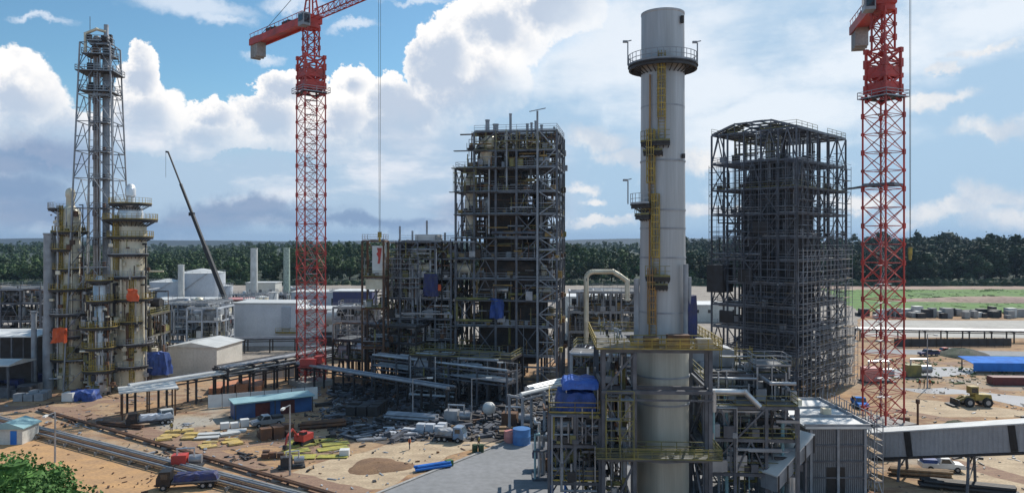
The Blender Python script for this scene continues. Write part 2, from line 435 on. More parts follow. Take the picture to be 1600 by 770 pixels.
# ------------------------------------------------------------------ trees
def leaf_mat(name, c, c2):
    m = mat(name, c, .75, 0, c2, .12, fine=.3, spec=.25)
    nt = m.node_tree; b = nt.nodes['Principled BSDF']; src = b.inputs['Base Color'].links[0].from_socket
    oi = nt.nodes.new('ShaderNodeObjectInfo'); ge = nt.nodes.new('ShaderNodeNewGeometry')
    ad = nt.nodes.new('ShaderNodeTexNoise'); ad.inputs['Scale'].default_value = .045; ad.inputs['Detail'].default_value = 3; nt.links.new(ge.outputs['Position'], ad.inputs['Vector'])
    su = nt.nodes.new('ShaderNodeMath'); su.operation = 'MULTIPLY_ADD'; nt.links.new(oi.outputs['Random'], su.inputs[0]); su.inputs[1].default_value = .35; nt.links.new(ad.outputs[0], su.inputs[2])
    mr = nt.nodes.new('ShaderNodeMapRange'); mr.inputs[1].default_value = .40; mr.inputs[2].default_value = .98; mr.inputs[3].default_value = .6; mr.inputs[4].default_value = 1.9
    nt.links.new(su.outputs[0], mr.inputs[0])
    hs = nt.nodes.new('ShaderNodeHueSaturation'); nt.links.new(src, hs.inputs['Color']); nt.links.new(mr.outputs[0], hs.inputs['Value'])
    nt.links.new(hs.outputs[0], b.inputs['Base Color'])
    return m
M_leafd = leaf_mat('dark_foliage', (.032, .05, .022), (.018, .030, .016))
M_leafm = leaf_mat('mid_green_foliage', (.045, .075, .022), (.025, .045, .018))
M_leafn = leaf_mat('fresh_green_foliage', (.06, .13, .03), (.035, .08, .022))
M_bark = mat('bark', (.10, .075, .055), .9)
def crown_verts(r, w, h, z0, nlobe, nleaf, leaf, core=True):
    """quads around uneven lobes; returns verts, faces"""
    lobes = []
    for i in range(nlobe):
        t = r.uniform(0, 6.28); q = r.uniform(.1, .62) * w; zz = z0 + h * r.uniform(.15, .88)
        lobes.append((q * math.cos(t), q * math.sin(t), zz, r.uniform(.24, .42) * w))
    lobes.append((0, 0, z0 + h * .78, .34 * w)); lobes.append((0, 0, z0 + h * .45, .45 * w))
    V = []; F = []
    if core:
        for (x, y, z, rr) in lobes:
            o = len(V); rc = rr * .72
            for j in range(3):
                for i in range(6):
                    t = i * 1.047 + j * .5; e = (-.8, .0, .8)[j]; k = rc * r.uniform(.8, 1.1)
                    V.append((x + k * math.cos(e) * math.cos(t), y + k * math.cos(e) * math.sin(t), z + k * math.sin(e) * .85))
            for j in range(2):
                for i in range(6):
                    F.append((o + j * 6 + i, o + j * 6 + (i + 1) % 6, o + (j + 1) * 6 + (i + 1) % 6, o + (j + 1) * 6 + i))
            F.append(tuple(o + 12 + i for i in range(6)))
    for k in range(nleaf):
        x, y, z, rr = lobes[r.randrange(len(lobes))]
        t = r.uniform(0, 6.28); e = math.asin(r.uniform(-.75, 1)); q = rr * r.uniform(.72, 1.12)
        c = Vector((x + q * math.cos(e) * math.cos(t), y + q * math.cos(e) * math.sin(t), z + q * math.sin(e) * .85))
        a = Vector((r.gauss(0, 1), r.gauss(0, 1), r.gauss(0, .6))).normalized(); b = a.cross(Vector((r.gauss(0, 1), r.gauss(0, 1), r.gauss(0, 1)))).normalized()
        s = leaf * r.uniform(.6, 1.3); o = len(V)
        for p in (c - a * s, c + b * s * .7, c + a * s, c - b * s * .7): V.append(tuple(p))
        F.append((o, o + 1, o + 2, o + 3))
    return V, F
def make_tree(seed, w, h, m, nleaf=420, leaf=.55, label='', group='', nlobe=9, trunk=.04, loc=(0, 0, 0)):
    r = random.Random(seed)
    t = thing('forest_tree', loc, 0, label, 'tree', group)
    mb = MB(); mb.tube((0, 0, 0), (r.uniform(-.3, .3), r.uniform(-.3, .3), h * .55), w * .045, 7, w * .025)
    for i in range(5):
        a = r.uniform(0, 6.28); z = h * (.25 + .07 * i)
        mb.tube((0, 0, z), (math.cos(a) * w * .35, math.sin(a) * w * .35, z + h * .2), w * .02, 5, w * .008)
    mb.build('trunk', M_bark, t)
    V, F = crown_verts(r, w * .5 / .62, h * (1 - trunk), h * trunk, nlobe, nleaf, leaf)
    c = MB(); c.add(V, F); c.build('crown', m, t)
    return t
ftrees = []
def tree_row(lab, group, protos, spots):
    first = set()
    for (x, y, s, i) in spots:
        p = protos[i]
        if i in first: o = copy_tree2(p)
        else: o = p; first.add(i)
        o.location = (x, y, 0); o.rotation_euler[2] = rnd.uniform(0, 6.28); o.scale = (s, s, s * rnd.uniform(.9, 1.12))
        o['label'] = lab; o['group'] = group
def copy_tree2(o):
    c = o.copy(); col.objects.link(c)
    for ch in o.children: d = ch.copy(); col.objects.link(d); d.parent = c
    return c
def protos(m, base, w, h, leaf):
    return [make_tree(base + i, w * (1 + .12 * i), h * (1 + .07 * (i % 3)), m, 480, leaf, 'x', 'x') for i in range(4)]
bpy.context.view_layer.update()
pl = protos(M_leafm, 40, 10, 12.5, .6)
spots = []
x = -420
while x < 200:
    spots.append((x, 500 + rnd.uniform(-8, 40), rnd.uniform(.6, 1.25) * (1 + .28 * math.sin(x * .031) + .2 * math.sin(x * .083 + 1)), rnd.randrange(4))); x += rnd.uniform(5.0, 8.5)
tree_row('bushy green tree along the front edge of the wood behind the tanks and plant', 'trees along the edge of the wood', pl, spots)
pr = protos(M_leafd, 80, 13, 22, .8)
spots = []
x = 118
while x < 470:
    spots.append((x, 492 + rnd.uniform(-4, 34), rnd.uniform(.62, 1.1) * (1 + .2 * math.sin(x * .045) + .14 * math.sin(x * .11 + 2)), rnd.randrange(4))); x += rnd.uniform(5.0, 8.0)
tree_row('tall dark tree at the edge of the wood behind the green meadow', 'tall trees beyond the meadow', pr, spots)
def wood(name, label, m, seed, n, area, hh, rad):
    r = random.Random(seed); V = []; F = []
    temps = [crown_verts(random.Random(seed * 31 + k), 1, 1.3, 0, 4, 46, .085) for k in range(6)]
    for i in range(n):
        yy = area[2] + (area[3] - area[2]) * (r.random() ** 1.7)
        xa = r.uniform(area[0], area[1]); xx = xa * yy
        s = rad * r.uniform(.7, 1.3) * (1 + yy / 1800); h = r.uniform(*hh)
        v, f = temps[r.randrange(6)]; o = len(V); t = r.uniform(0, 6.28); ct, st = math.cos(t), math.sin(t)
        h *= 1 + .3 * math.sin(xx * .011 + yy * .004) + .15 * math.sin(xx * .037); z0 = h - 1.1 * s
        V += [(xx + (a * ct - b * st) * s, yy + (a * st + b * ct) * s, max(-.5, z0 + c * s)) for a, b, c in v]
        F += [tuple(q + o for q in k) for k in f]
    mb = MB(); mb.v = V; mb.f = F; mb.sm = [False] * len(F)
    return tag(mb.build(name, m), label, 'wood', kind='stuff')
wood('far_woodland', 'green wood stretching to the horizon behind the plant', M_leafm, 3, 2600, (-.80, .30, 515, 2400), (8, 21), 5.5)
wood('far_woodland', 'dark wood stretching to the horizon beyond the meadow', M_leafd, 4, 1500, (.22, .80, 505, 2300), (13, 28), 7.5)

# ------------------------------------------------------------------ structural frames
def rail(mb, p, q, h=1.1, w=.07, step=2.0):
    p = Vector(p); q = Vector(q); L_ = (q - p).length
    k = max(1, int(L_ / step))
    for i in range(k + 1):
        a = p.lerp(q, i / k); mb.bar(a, a + Vector((0, 0, h)), w)
    for z in (h, h * .55): mb.bar(p + Vector((0, 0, z)), q + Vector((0, 0, z)), w)
    mb.bar(p + Vector((0, 0, .08)), q + Vector((0, 0, .08)), .03, .16)

def steel_frame(t, xs, ys, zs, seed, top=None, m=M_steel, mrail=M_galv, colw=.42, beamw=.26, beamd=.42, deck=.55, brace=.5,
                rails=True, npipe=40, nvess=8, nfit=40, bl=1.0, pipe_mats=None, stair=None, joist=2.2, fitmats=None):
    """columns, floor levels with decks and rails, bracing, pipes, vessels and fittings in local metres."""
    r = random.Random(seed)
    top = top or (lambda x, y: zs[-1])
    for x in xs:
        for y in ys:
            MB().hcol(x, y, 0, top(x, y), colw).build('column', m, t)
    nb = 0
    for li, z in enumerate(zs):
        mb = MB(); dk = MB(); rl = MB()
        ok = lambda x, y: top(x, y) >= z - .01
        for j, y in enumerate(ys):
            for i in range(len(xs) - 1):
                if ok(xs[i], y) and ok(xs[i + 1], y):
                    mb.bar((xs[i], y, z), (xs[i + 1], y, z), beamw, beamd)
                    if rails and j in (0, len(ys) - 1) and r.random() < .85: rail(rl, (xs[i], y, z + .25), (xs[i + 1], y, z + .25))
        for i, x in enumerate(xs):
            for j in range(len(ys) - 1):
                if ok(x, ys[j]) and ok(x, ys[j + 1]):
                    mb.bar((x, ys[j], z), (x, ys[j + 1], z), beamw, beamd)
                    if rails and i in (0, len(xs) - 1) and r.random() < .85: rail(rl, (x, ys[j], z + .25), (x, ys[j + 1], z + .25))
        for i in range(len(xs) - 1):
            for j in range(len(ys) - 1):
                if not (ok(xs[i], ys[j]) and ok(xs[i + 1], ys[j + 1]) and ok(xs[i], ys[j + 1]) and ok(xs[i + 1], ys[j])): continue
                y = ys[j] + joist
                while y < ys[j + 1] - .5: mb.bar((xs[i], y, z), (xs[i + 1], y, z), .14, .25); y += joist
                if r.random() < deck: dk.b(xs[i] + .2, ys[j] + .2, z + .215, xs[i + 1] - .2, ys[j + 1] - .2, z + .26)
        lv = mb.build('floor_level', m, t)
        if lv and dk.v: dk.build('grating', M_grate, lv)
        if lv and rl.v: rl.build('guard_rail', mrail if r.random() < .8 else M_olive, lv)
        z0 = zs[li - 1] if li else 0
        for (fixed, arr, isx) in ((ys[0], xs, True), (ys[-1], xs, True), (xs[0], ys, False), (xs[-1], ys, False)):
            for i in range(len(arr) - 1):
                a, b_ = arr[i], arr[i + 1]
                pa = (a, fixed) if isx else (fixed, a); pb = (b_, fixed) if isx else (fixed, b_)
                if not (ok(*pa) and ok(*pb)) or r.random() > brace or nb >= 95: continue
                bm_ = MB(); k = r.random()
                A0 = (*pa, z0); A1 = (*pa, z); B0 = (*pb, z0); B1 = (*pb, z); Mt = ((pa[0] + pb[0]) / 2, (pa[1] + pb[1]) / 2, z)
                if k < .4: bm_.bar(A0, B1, .17); bm_.bar(A1, B0, .17)
                elif k < .75: bm_.bar(A0, Mt, .18); bm_.bar(B0, Mt, .18)
                else: bm_.bar(A0, B1, .2)
                bm_.build('cross_brace', m, t); nb += 1
    pm = pipe_mats or [M_galv, M_clad, M_steel, M_lgrey, M_rust, M_dark]
    X0, X1, Y0, Y1 = xs[0], xs[-1], ys[0], ys[-1]
    for k in range(npipe):
        rad = r.choice([.09, .12, .16, .2, .28]) * bl
        for tries in range(12):
            x, y = r.uniform(X0 + .4, X1 - .4), r.uniform(Y0 - .3, Y1)
            if top(min(xs, key=lambda a: abs(a - x)), min(ys, key=lambda a: abs(a - y))) > zs[0]: break
        tz = top(min(xs, key=lambda a: abs(a - x)), min(ys, key=lambda a: abs(a - y)))
        z = r.choice([q for q in zs if q <= tz] or [zs[0]]) + r.uniform(.5, 2.2)
        z = min(z, tz)
        pts = [(x, y, z)]
        for s in range(r.randint(2, 5)):
            ax = r.choice('xxyzz') if s else r.choice('xz')
            if ax == 'x': x = min(X1 - .3, max(X0 + .3, x + r.choice((-1, 1)) * r.uniform(3, 11)))
            elif ax == 'y': y = min(Y1 - .3, max(Y0 - .3, y + r.choice((-1, 1)) * r.uniform(2, 8)))
            else: z = min(tz, max(.8, z + r.choice((-1, -1, 1)) * r.uniform(3, 12)))
            pts.append((x, y, z))
        MB().path(pts, rad, 8).build('pipe', r.choice(pm), t)
    for k in range(nvess):
        x, y = r.uniform(X0 + 1.5, X1 - 1.5), r.uniform(Y0 + 1.2, Y1 - 1.2)
        tz = top(min(xs, key=lambda a: abs(a - x)), min(ys, key=lambda a: abs(a - y)))
        zz = [q for q in zs if q < tz - .1]
        if not zz: continue
        z = r.choice(zz); rr = r.uniform(.6, 1.2) * bl
        if r.random() < .5:
            h = r.uniform(2, 4) * bl
            MB().lathe([(.1, .3), (rr * .7, .35), (rr, .7), (rr, h), (rr * .7, h + .4), (.1, h + .5)], 16, (x, y, z + .3)).build('pressure_vessel', r.choice([M_clad, M_lgrey, M_cream, M_galv, M_dark]), t)
        else:
            l = r.uniform(2.5, 4.5) * bl; mb = MB(); mb.tube((x - l / 2, y, z + 1.1 + rr), (x + l / 2, y, z + 1.1 + rr), rr, 16)
            mb.b(x - l / 3 - .15, y - rr * .8, z + .27, x - l / 3 + .15, y + rr * .8, z + 1.1 + rr * .5); mb.b(x + l / 3 - .15, y - rr * .8, z + .27, x + l / 3 + .15, y + rr * .8, z + 1.1 + rr * .5)
            mb.build('horizontal_drum', r.choice([M_clad, M_lgrey, M_cream, M_dark, M_galv]), t)
    if nfit:
        for mm in (fitmats or (M_galv, M_dark, M_olive, M_lgrey, M_rust)):
            mb = MB()
            for k in range(nfit):
                x, y = r.uniform(X0, X1), r.uniform(Y0 - .4, Y1)
                tz = top(min(xs, key=lambda a: abs(a - x)), min(ys, key=lambda a: abs(a - y)))
                zz = [q for q in zs if q <= tz - 1.5] or [0]
                z = r.choice(zz) + .3; q = r.random()
                if q < .4: s = r.uniform(.3, 1.3); mb.b(x, y, z, x + s, y + s * r.uniform(.4, 1), z + s * r.uniform(.6, 1.6))
                elif q < .75: mb.bar((x, y, z), (x, y, z + r.uniform(1.5, 4)), r.uniform(.08, .2))
                else: l = r.uniform(1.5, 5); zq = z + r.uniform(.8, 3); mb.bar((x, y, zq), (min(X1, x + l), y, zq), r.uniform(.08, .3))
            o = mb.build('small_fittings', mm, t)
            if o: o['kind'] = 'stuff'
    if stair:
        sx0, sx1, sy0, sy1, ztop = stair; z = 0; k = 0
        while z < ztop - 1 and k < 40:
            z1 = min(ztop, z + 2.0); y = sy0 + .5 if k % 2 else sy1 - .5
            a, b_ = (sx0, sx1) if k % 2 == 0 else (sx1, sx0)
            mb = MB()
            for s in (-.45, .45):
                mb.bar((a, y + s, z), (b_, y + s, z1), .06, .25); mb.bar((a, y + s, z + 1), (b_, y + s, z1 + 1), .06)
            for q in range(9):
                f = (q + .5) / 9; mb.c(a + (b_ - a) * f, y, z + (z1 - z) * f, .3, .85, .04)
            mb.b(b_ - .6, sy0, z1 - .05, b_ + .6, sy1, z1 + .03)
            mb.build('stair_flight', mrail, t); z = z1; k += 1

def scaffold(t, p, q, z0, z1, depth=1.0, m=M_galv, bay=2.0, lift=2.0, seed=0, planks=.4, w=.075, name='scaffolding'):
    r = random.Random(seed); p = Vector((p[0], p[1], 0)); q = Vector((q[0], q[1], 0)); d = (q - p).normalized(); nrm = Vector((d.y, -d.x, 0)) * depth
    k = max(1, round((q - p).length / bay)); L_ = (q - p).length; mb = MB(); pk = MB()
    for i in range(k + 1):
        a = p + d * (L_ * i / k)
        for o in (Vector((0, 0, 0)), nrm):
            e = r.uniform(0, .8)
            mb.bar((a + o) + Vector((0, 0, z0)), (a + o) + Vector((0, 0, z1 + e)), w)
    z = z0 + lift
    while z <= z1 + .01:
        for o in (Vector((0, 0, 0)), nrm):
            mb.bar(p + o + Vector((0, 0, z)), q + o + Vector((0, 0, z)), w)
            if o.length: mb.bar(p + o + Vector((0, 0, z + 1)), q + o + Vector((0, 0, z + 1)), w * .8)
        for i in range(k + 1):
            a = p + d * (L_ * i / k) + Vector((0, 0, z)); mb.bar(a, a + nrm, w)
        for i in range(k):
            if r.random() < planks:
                a = p + d * (L_ * i / k) + Vector((0, 0, z + .06)); b_ = p + d * (L_ * (i + 1) / k) + Vector((0, 0, z + .06))
                pk.bar(a + nrm * .5, b_ + nrm * .5, depth * .85, .05)
            if r.random() < .22:
                a = p + d * (L_ * i / k) + nrm + Vector((0, 0, z - lift)); b_ = p + d * (L_ * (i + 1) / k) + nrm + Vector((0, 0, z)); mb.bar(a, b_, w)
        z += lift
    o = mb.build(name, m, t)
    if pk.v: pk.build('walkway_decking', M_wood if r.random() < .5 else M_lgrey, o)
    return o

# a draped, creased tarpaulin: box-like cover with a bumpy surface
def tarp(mb, x0, x1, y0, y1, z0, z1, seed, n=8, amp=.18, flat=False):
    r = random.Random(seed); ph = [r.uniform(0, 6) for _ in range(6)]
    def bump(a, b): return amp * (math.sin(a * 2.1 + ph[0]) * math.sin(b * 1.7 + ph[1]) + .6 * math.sin(a * 4.3 + b * 3.1 + ph[2]) + r.uniform(-.25, .25))
    o = len(mb.v); N = n + 1
    for k, zz in enumerate((z0, z0 + (z1 - z0) * .35, z0 + (z1 - z0) * .7, z1)):
        s = (1.04, 1.02, 1.0, .9)[k]
        for i in range(4 * n):
            side, j = divmod(i, n); f = j / n
            cx = [(-1 + 2 * f, -1), (1, -1 + 2 * f), (1 - 2 * f, 1), (-1, 1 - 2 * f)][side]
            xx = (x0 + x1) / 2 + cx[0] * (x1 - x0) / 2 * s; yy = (y0 + y1) / 2 + cx[1] * (y1 - y0) / 2 * s
            bb = bump(xx + zz, yy - zz)
            mb.v.append((xx + bb * (1 if abs(cx[0]) == 1 else .2), yy + bb * (1 if abs(cx[1]) == 1 else .2), zz + (bump(xx, yy) if k else bump(xx, yy) * .6)))
    M4 = 4 * n
    for k in range(3):
        for i in range(M4): mb.f.append((o + k * M4 + i, o + k * M4 + (i + 1) % M4, o + (k + 1) * M4 + (i + 1) % M4, o + (k + 1) * M4 + i)); mb.sm.append(False)
    c = len(mb.v); mb.v.append(((x0 + x1) / 2, (y0 + y1) / 2, z1 + amp))
    for i in range(M4): mb.f.append((o + 3 * M4 + i, o + 3 * M4 + (i + 1) % M4, c)); mb.sm.append(False)
    return mb

# ------------------------------------------------------------------ the central reactor tower
def avoid_none(x, y): return False
t = thing('reactor_tower', XD(712, 155), R(-10), 'tall dark open steel reactor tower in the middle, crowded with pipes and platforms', 'process tower')
zsT = [6, 12, 17.4, 21.8, 26, 30.4, 35.3, 40, 45, 48.6, 52.6]
steel_frame(t, [0, 4.0, 8.6, 13.0, 17.5, 21.4], [0, 5.5, 10.5, 14.5], zsT, 11, top=lambda x, y: 45 if x < 3.9 else 52.6,
            m=M_steel, colw=.42, beamw=.2, beamd=.34, deck=.6, brace=.5, npipe=98, nvess=24, nfit=420, bl=.95, mrail=M_lgrey,
            pipe_mats=[M_steel, M_olive, M_rust, M_lgrey, M_clad, M_brown, M_galv, M_rust], fitmats=(M_dark, M_och2, M_lgrey, M_rust, M_brown, M_olive))
mb = MB()
mb.b(5.4, 3.3, 2, 13.6, 12, 44); mb.b(4.8, 2.4, 4, 16.6, 12.5, 25.5)
mb.prism([(6.2, 43.5), (13.2, 43.5), (11.5, 47.5), (8, 47.5)], 'y', 4.5, 11)
for z in range(10, 44, 3): mb.b(5.4 if z > 26 else 4.6, 2.15 if z <= 26 else 3.0, z, 13.6 if z > 26 else 16.8, 2.4 if z <= 26 else 3.3, z + .2)
mb.build('furnace_casing', M_brown, t)
MB().lathe([(2.2, 8), (2.2, 34), (1.2, 37), (1.2, 42), (.6, 43)], 20, (16, 10, 0)).build('reactor_vessel', M_dark, t)
MB().lathe([(1.3, 31), (1.3, 43), (.5, 44.2)], 16, (2.4, 4, 0)).build('pressure_vessel', M_cream, t)
MB().lathe([(1.2, 46), (1.6, 47), (1.6, 51), (.6, 51.8)], 16, (6.2, 3, 0)).build('pressure_vessel', M_cream, t)
MB().b(-.3, -.9, 29.5, 4.2, -.2, 29.8).build('landing', M_lgrey, t)
for (x, y, z1, r) in ((6.0, 4, 55.5, .45), (7.6, 5, 54.7, .6), (11.2, 3, 56.5, .28), (14.5, 5, 54.6, .3), (15.4, 5, 54.8, .25), (16.4, 4, 55, .22), (17.3, 7, 54.6, .3), (19.8, 9, 54.4, .2)):
    MB().lathe([(r, 52), (r, z1), (r * 1.2, z1 + .05), (r * 1.2, z1 + .25)], 10, (x, y, 0)).build('vent_stack', M_lgrey, t)
mb = MB(); mb.b(17.3, -1.0, 0, 17.68, -.65, 56.5); mb.bar((15.8, -.8, 56.4), (19.2, -.8, 57.0), .16)
mb.build('lighting_mast', M_lgrey, t)
mb = MB(); mb.b(10.9, -.8, 41, 11.2, -.5, 52.4); mb.build('riser', M_lgrey, t)
mb = MB()
for i in range(len(zsT)):
    z0 = zsT[i - 1] if i else 0; z1 = zsT[i]
    n = 2 if z1 - z0 > 4.2 else 1
    for k in range(n):
        a = z0 + (z1 - z0) * k / n; b_ = z0 + (z1 - z0) * (k + 1) / n
        if (i + k) % 2: mb.bar((17.7, -.3, a), (21.2, -.3, b_), .2)
        else: mb.bar((21.2, -.3, a), (17.7, -.3, b_), .2)
        mb.bar((17.7, -.3, b_), (21.2, -.3, b_), .18)
mb.build('zigzag_brace', M_lgrey, t)
o = scaffold(t, (4.5, -.3), (17.5, -.3), 48.7, 52.2, 1.1, M_olive, lift=1.8, seed=4, planks=.8)
o = scaffold(t, (-.2, -.3), (4.5, -.3), 40, 45, 1.0, M_olive, lift=2, seed=5)
for q in range(9):
    z = zsT[q + 1]; MB().b(-1.2 + (q % 3) * .5, -1.1, z - .05, 7 + (q * 3) % 8, -.1, z + .1).build('walkway', M_grate, t)
for (x0, z0, w, h) in ((9, 13.0, 1.6, 1.2), (3, 26.5, 1.3, 1.2), (15, 17.6, 1.4, 1.8)): MB().b(x0, -.5, z0, x0 + w, .6, z0 + h).build('control_cabinet', M_galv, t)
tag(tarp(MB(), 7.6, 10.2, -1.1, -.3, 13.8, 17.6, 8, amp=.25).xf(Matrix.Translation(XD(712, 155)) @ Matrix.Rotation(R(-10), 4, 'Z')).build('tarpaulin', M_blue), 'crumpled blue sheet hanging low on the front of the central reactor tower', 'tarpaulin')

# lower process structure left of it
t = thing('process_structure', XD(600, 157), R(-8), 'lower dark steel process structure joined to the left of the central reactor tower', 'process structure')
steel_frame(t, [0, 3.6, 7.4, 11.2, 14.6], [0, 6, 12], [4.5, 9, 13.3, 17.5, 21.8, 26, 29.6], 23, colw=.32, beamw=.18, beamd=.3, deck=.5, brace=.5, npipe=98, nvess=22, nfit=420,
            mrail=M_galv, top=lambda x, y: 26 if x < 3 else 29.6, pipe_mats=[M_steel, M_dark, M_clad, M_lgrey, M_olive, M_galv, M_rust])
mb = MB(); mb.b(4, -.7, 14.4, 14.8, -.45, 14.65); mb.b(3.6, -.7, 8.9, 12, -.45, 9.1); mb.build('pipe', M_galv, t)
MB().b(6.5, 1, 30, 11, 7, 31.2).build('roof_canopy', M_white, t)
mb = MB(); mb.b(2.6, 4, 0, 13.4, 10, 12.8); mb.b(4.2, 4.4, 13.6, 12.6, 9.6, 21); mb.build('equipment_casing', M_brown, t)
for k, (x, h) in enumerate(((2.6, 3.2), (5.4, 2.2), (8.6, 4.4), (12.6, 1.8))): MB().lathe([(.22, 26), (.22, 29.8 + h)], 8, (x, 3, 0)).build('vent_stack', M_lgrey, t)
scaffold(t, (0, -.3), (8, -.3), 18, 26, 1.0, M_galv, seed=6)
Mx = Matrix.Translation(XD(600, 157)) @ Matrix.Rotation(R(-8), 4, 'Z')
tag(tarp(MB(), 9.0, 12.0, -1.2, -.3, 18.2, 22.8, 18, amp=.16).xf(Mx).build('tarpaulin', M_navy), 'dark blue sheet tied to the lower process structure beside an orange flag', 'tarpaulin')
tag(MB().b(12.1, -1.25, 19.4, 12.7, -1.0, 20.7).xf(Mx).build('flag', M_orange), 'small orange cloth beside the dark blue sheet', 'cloth')

# rusty hoist frame with white cabin at its left
t = thing('hoist_frame', XD(566, 150), R(-4), 'tall rust brown steel hoist frame holding a white panel with a red emblem', 'hoist frame')
steel_frame(t, [0, 4.4], [0, 4], [8, 16, 22.4, 29.8], 31, m=M_rust, mrail=M_rust, colw=.36, beamw=.2, beamd=.3, deck=.2, brace=.25, npipe=6, nvess=0, nfit=10)
MB().b(1.9, .6, 22.6, 4.0, 3, 28.8).build('lift_cabin', M_white, t)
mb = MB(); mb.prism([(3.0, 25.2), (3.5, 25.2), (3.9, 28.4), (2.9, 28.4), (3.1, 27.6), (2.8, 27.2), (3.2, 26.4)], 'y', .54, .597); mb.build('red_emblem', M_red, t)
MB().b(.6, .3, 19.9, 4.1, 3.4, 22).build('lift_cabin', M_cream, t)

# low dark frames and pipe racks in front
def pipe_rack(name, label, p, q, w, zl, seed, m=M_steel, npipe=6, span=6.0, pmats=None, prad=(.12, .3), cat='pipe rack', roof=None):
    r = random.Random(seed); p = Vector((p[0], p[1], 0)); q = Vector((q[0], q[1], 0)); L_ = (q - p).length
    t = thing(name, p, math.atan2(q.y - p.y, q.x - p.x), label, cat)
    n = max(1, round(L_ / span)); n = min(n, 40)
    for i in range(n + 1):
        x = L_ * i / n; mb = MB()
        for y in (-w / 2, w / 2): mb.b(x - .15, y - .15, 0, x + .15, y + .15, zl[-1] + .2)
        for z in zl: mb.b(x - .13, -w / 2 - .4, z - .15, x + .13, w / 2 + .4, z + .15)
        mb.build('support_frame', m, t)
    for z in zl:
        for y in (-w / 2, w / 2): MB().b(0, y - .1, z - .42, L_, y + .1, z - .17).build('beam', m, t)
        for k in range(npipe):
            rr = r.uniform(*prad); y = -w / 2 + w * (k + .5) / npipe; a = r.choice([0, 0, 0, r.uniform(0, L_ * .3)]); b_ = r.choice([L_, L_, r.uniform(L_ * .6, L_)])
            MB().tube((a, y, z + .16 + rr), (b_, y, z + .16 + rr), rr, 8).build('pipe', r.choice(pmats or [M_clad, M_galv, M_steel, M_lgrey]), t)
    if roof:
        mb = MB(); mb.b(-.4, -w / 2 - .6, zl[-1] + .9, L_ + .4, w / 2 + .6, zl[-1] + 1.05); mb.build('roof', roof, t)
    return t, L_
pipe_rack('pipe_rack', 'grey pipe rack running along the foot of the central dark structures', XD(590, 149), XD(800, 131), 3.2, [4.6, 6.6], 1)
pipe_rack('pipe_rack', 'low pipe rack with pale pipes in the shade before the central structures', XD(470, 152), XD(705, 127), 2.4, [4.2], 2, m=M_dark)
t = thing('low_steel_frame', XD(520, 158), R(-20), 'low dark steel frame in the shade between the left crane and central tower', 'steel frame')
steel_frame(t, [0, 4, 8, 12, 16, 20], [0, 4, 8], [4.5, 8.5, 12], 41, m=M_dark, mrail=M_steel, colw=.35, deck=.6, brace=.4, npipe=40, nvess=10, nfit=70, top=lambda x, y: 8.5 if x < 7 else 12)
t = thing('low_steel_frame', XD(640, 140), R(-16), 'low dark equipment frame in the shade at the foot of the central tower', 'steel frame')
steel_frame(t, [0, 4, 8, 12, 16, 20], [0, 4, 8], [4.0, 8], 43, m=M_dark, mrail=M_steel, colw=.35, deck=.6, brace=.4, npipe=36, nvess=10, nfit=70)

# pipe field right of the tower
t = thing('pipe_structure', XD(888, 168), R(-4), 'pale cluttered pipe and vessel structure between the central tower and stack', 'process structure')
steel_frame(t, [0, 4, 8, 12, 16], [0, 6, 12], [4.5, 9, 13.5, 18], 53, m=M_lgrey, colw=.3, beamw=.2, deck=.5, brace=.3, npipe=95, nvess=20, nfit=200, top=lambda x, y: 13.5 if x < 3 else 18,
            pipe_mats=[M_clad, M_galv, M_lgrey, M_cream, M_steel], fitmats=(M_galv, M_lgrey, M_dark, M_och2, M_steel))
tt = MB(); D = 158; pts = [XD(916, D, 0), XD(916, D, 21.6)]
for k in range(1, 6): a = R(18 * k); pts.append(XD(916, D, 21.6) + Vector((1.6 - 1.6 * math.cos(a), 0, 1.6 * math.sin(a))))
pts += [XD(958, D, 23.2), XD(968, D, 22.4), XD(980, D, 21.2), XD(980, D, 17)]
tag(tt.path(pts, .52, 14).build('overhead_pipe', M_cream), 'large cream pipe bending over the pipework right of the central tower', 'pipe')
t = thing('process_block', XD(890, 120), R(-12), 'cluttered dark skid of pipes and valves behind the blue sheeted platform', 'pipe skid')
steel_frame(t, [0, 4, 8, 12], [0, 5, 10], [4, 8, 11.5], 57, m=M_steel, colw=.3, deck=.5, brace=.4, npipe=80, nvess=14, nfit=200, mrail=M_olive)
pipe_rack('pipe_rack', 'sunlit elevated rack of silver pipes left of the blue sheeted platform', XD(806, 112), XD(930, 128), 2.6, [6.2], 3, m=M_lgrey, npipe=4, prad=(.25, .5), pmats=[M_clad, M_galv, M_white])

# ------------------------------------------------------------------ the great boiler frame on the right
t = thing('boiler_house_frame', XD(1112, 150), R(-44), 'huge open steel boiler house frame with a shallow pitched roof, at right', 'boiler house')
zsR = [4, 8, 12.5, 17, 21.5, 26, 30.5, 35, 40, 45.3, 51.2]
W_, D_ = 17.5, 25
steel_frame(t, [0, 3.5, 7, 10.5, 14, 17.5], [0, 5, 10, 15, 20, 25], zsR, 61, m=M_steel, colw=.3, beamw=.17, beamd=.28, deck=.2, brace=.45, npipe=60, nvess=8, nfit=90,
            mrail=M_lgrey, pipe_mats=[M_steel, M_dark, M_steel, M_lgrey, M_galv, M_dark], fitmats=(M_dark, M_dark, M_lgrey, M_steel, M_brown))
mb = MB(); mb.b(3.9, 5.0, 8, 13.4, 18, 40); mb.prism([(3.9, 40), (13.4, 40), (10.8, 46.5), (6.2, 45)], 'y', 5.5, 17); mb.prism([(4.6, 8), (12.9, 8), (10, 4), (7.5, 4)], 'y', 6, 15)
for z in range(10, 41, 2): mb.b(3.7, 4.7, z, 13.7, 4.98, z + .18); mb.b(13.42, 4.98, z, 13.7, 18.2, z + .18)
mb.build('boiler_casing', mat('boiler_casing_dark', (.05, .05, .055), .6, .2, (.025, .024, .026), .3, fine=.3), t)
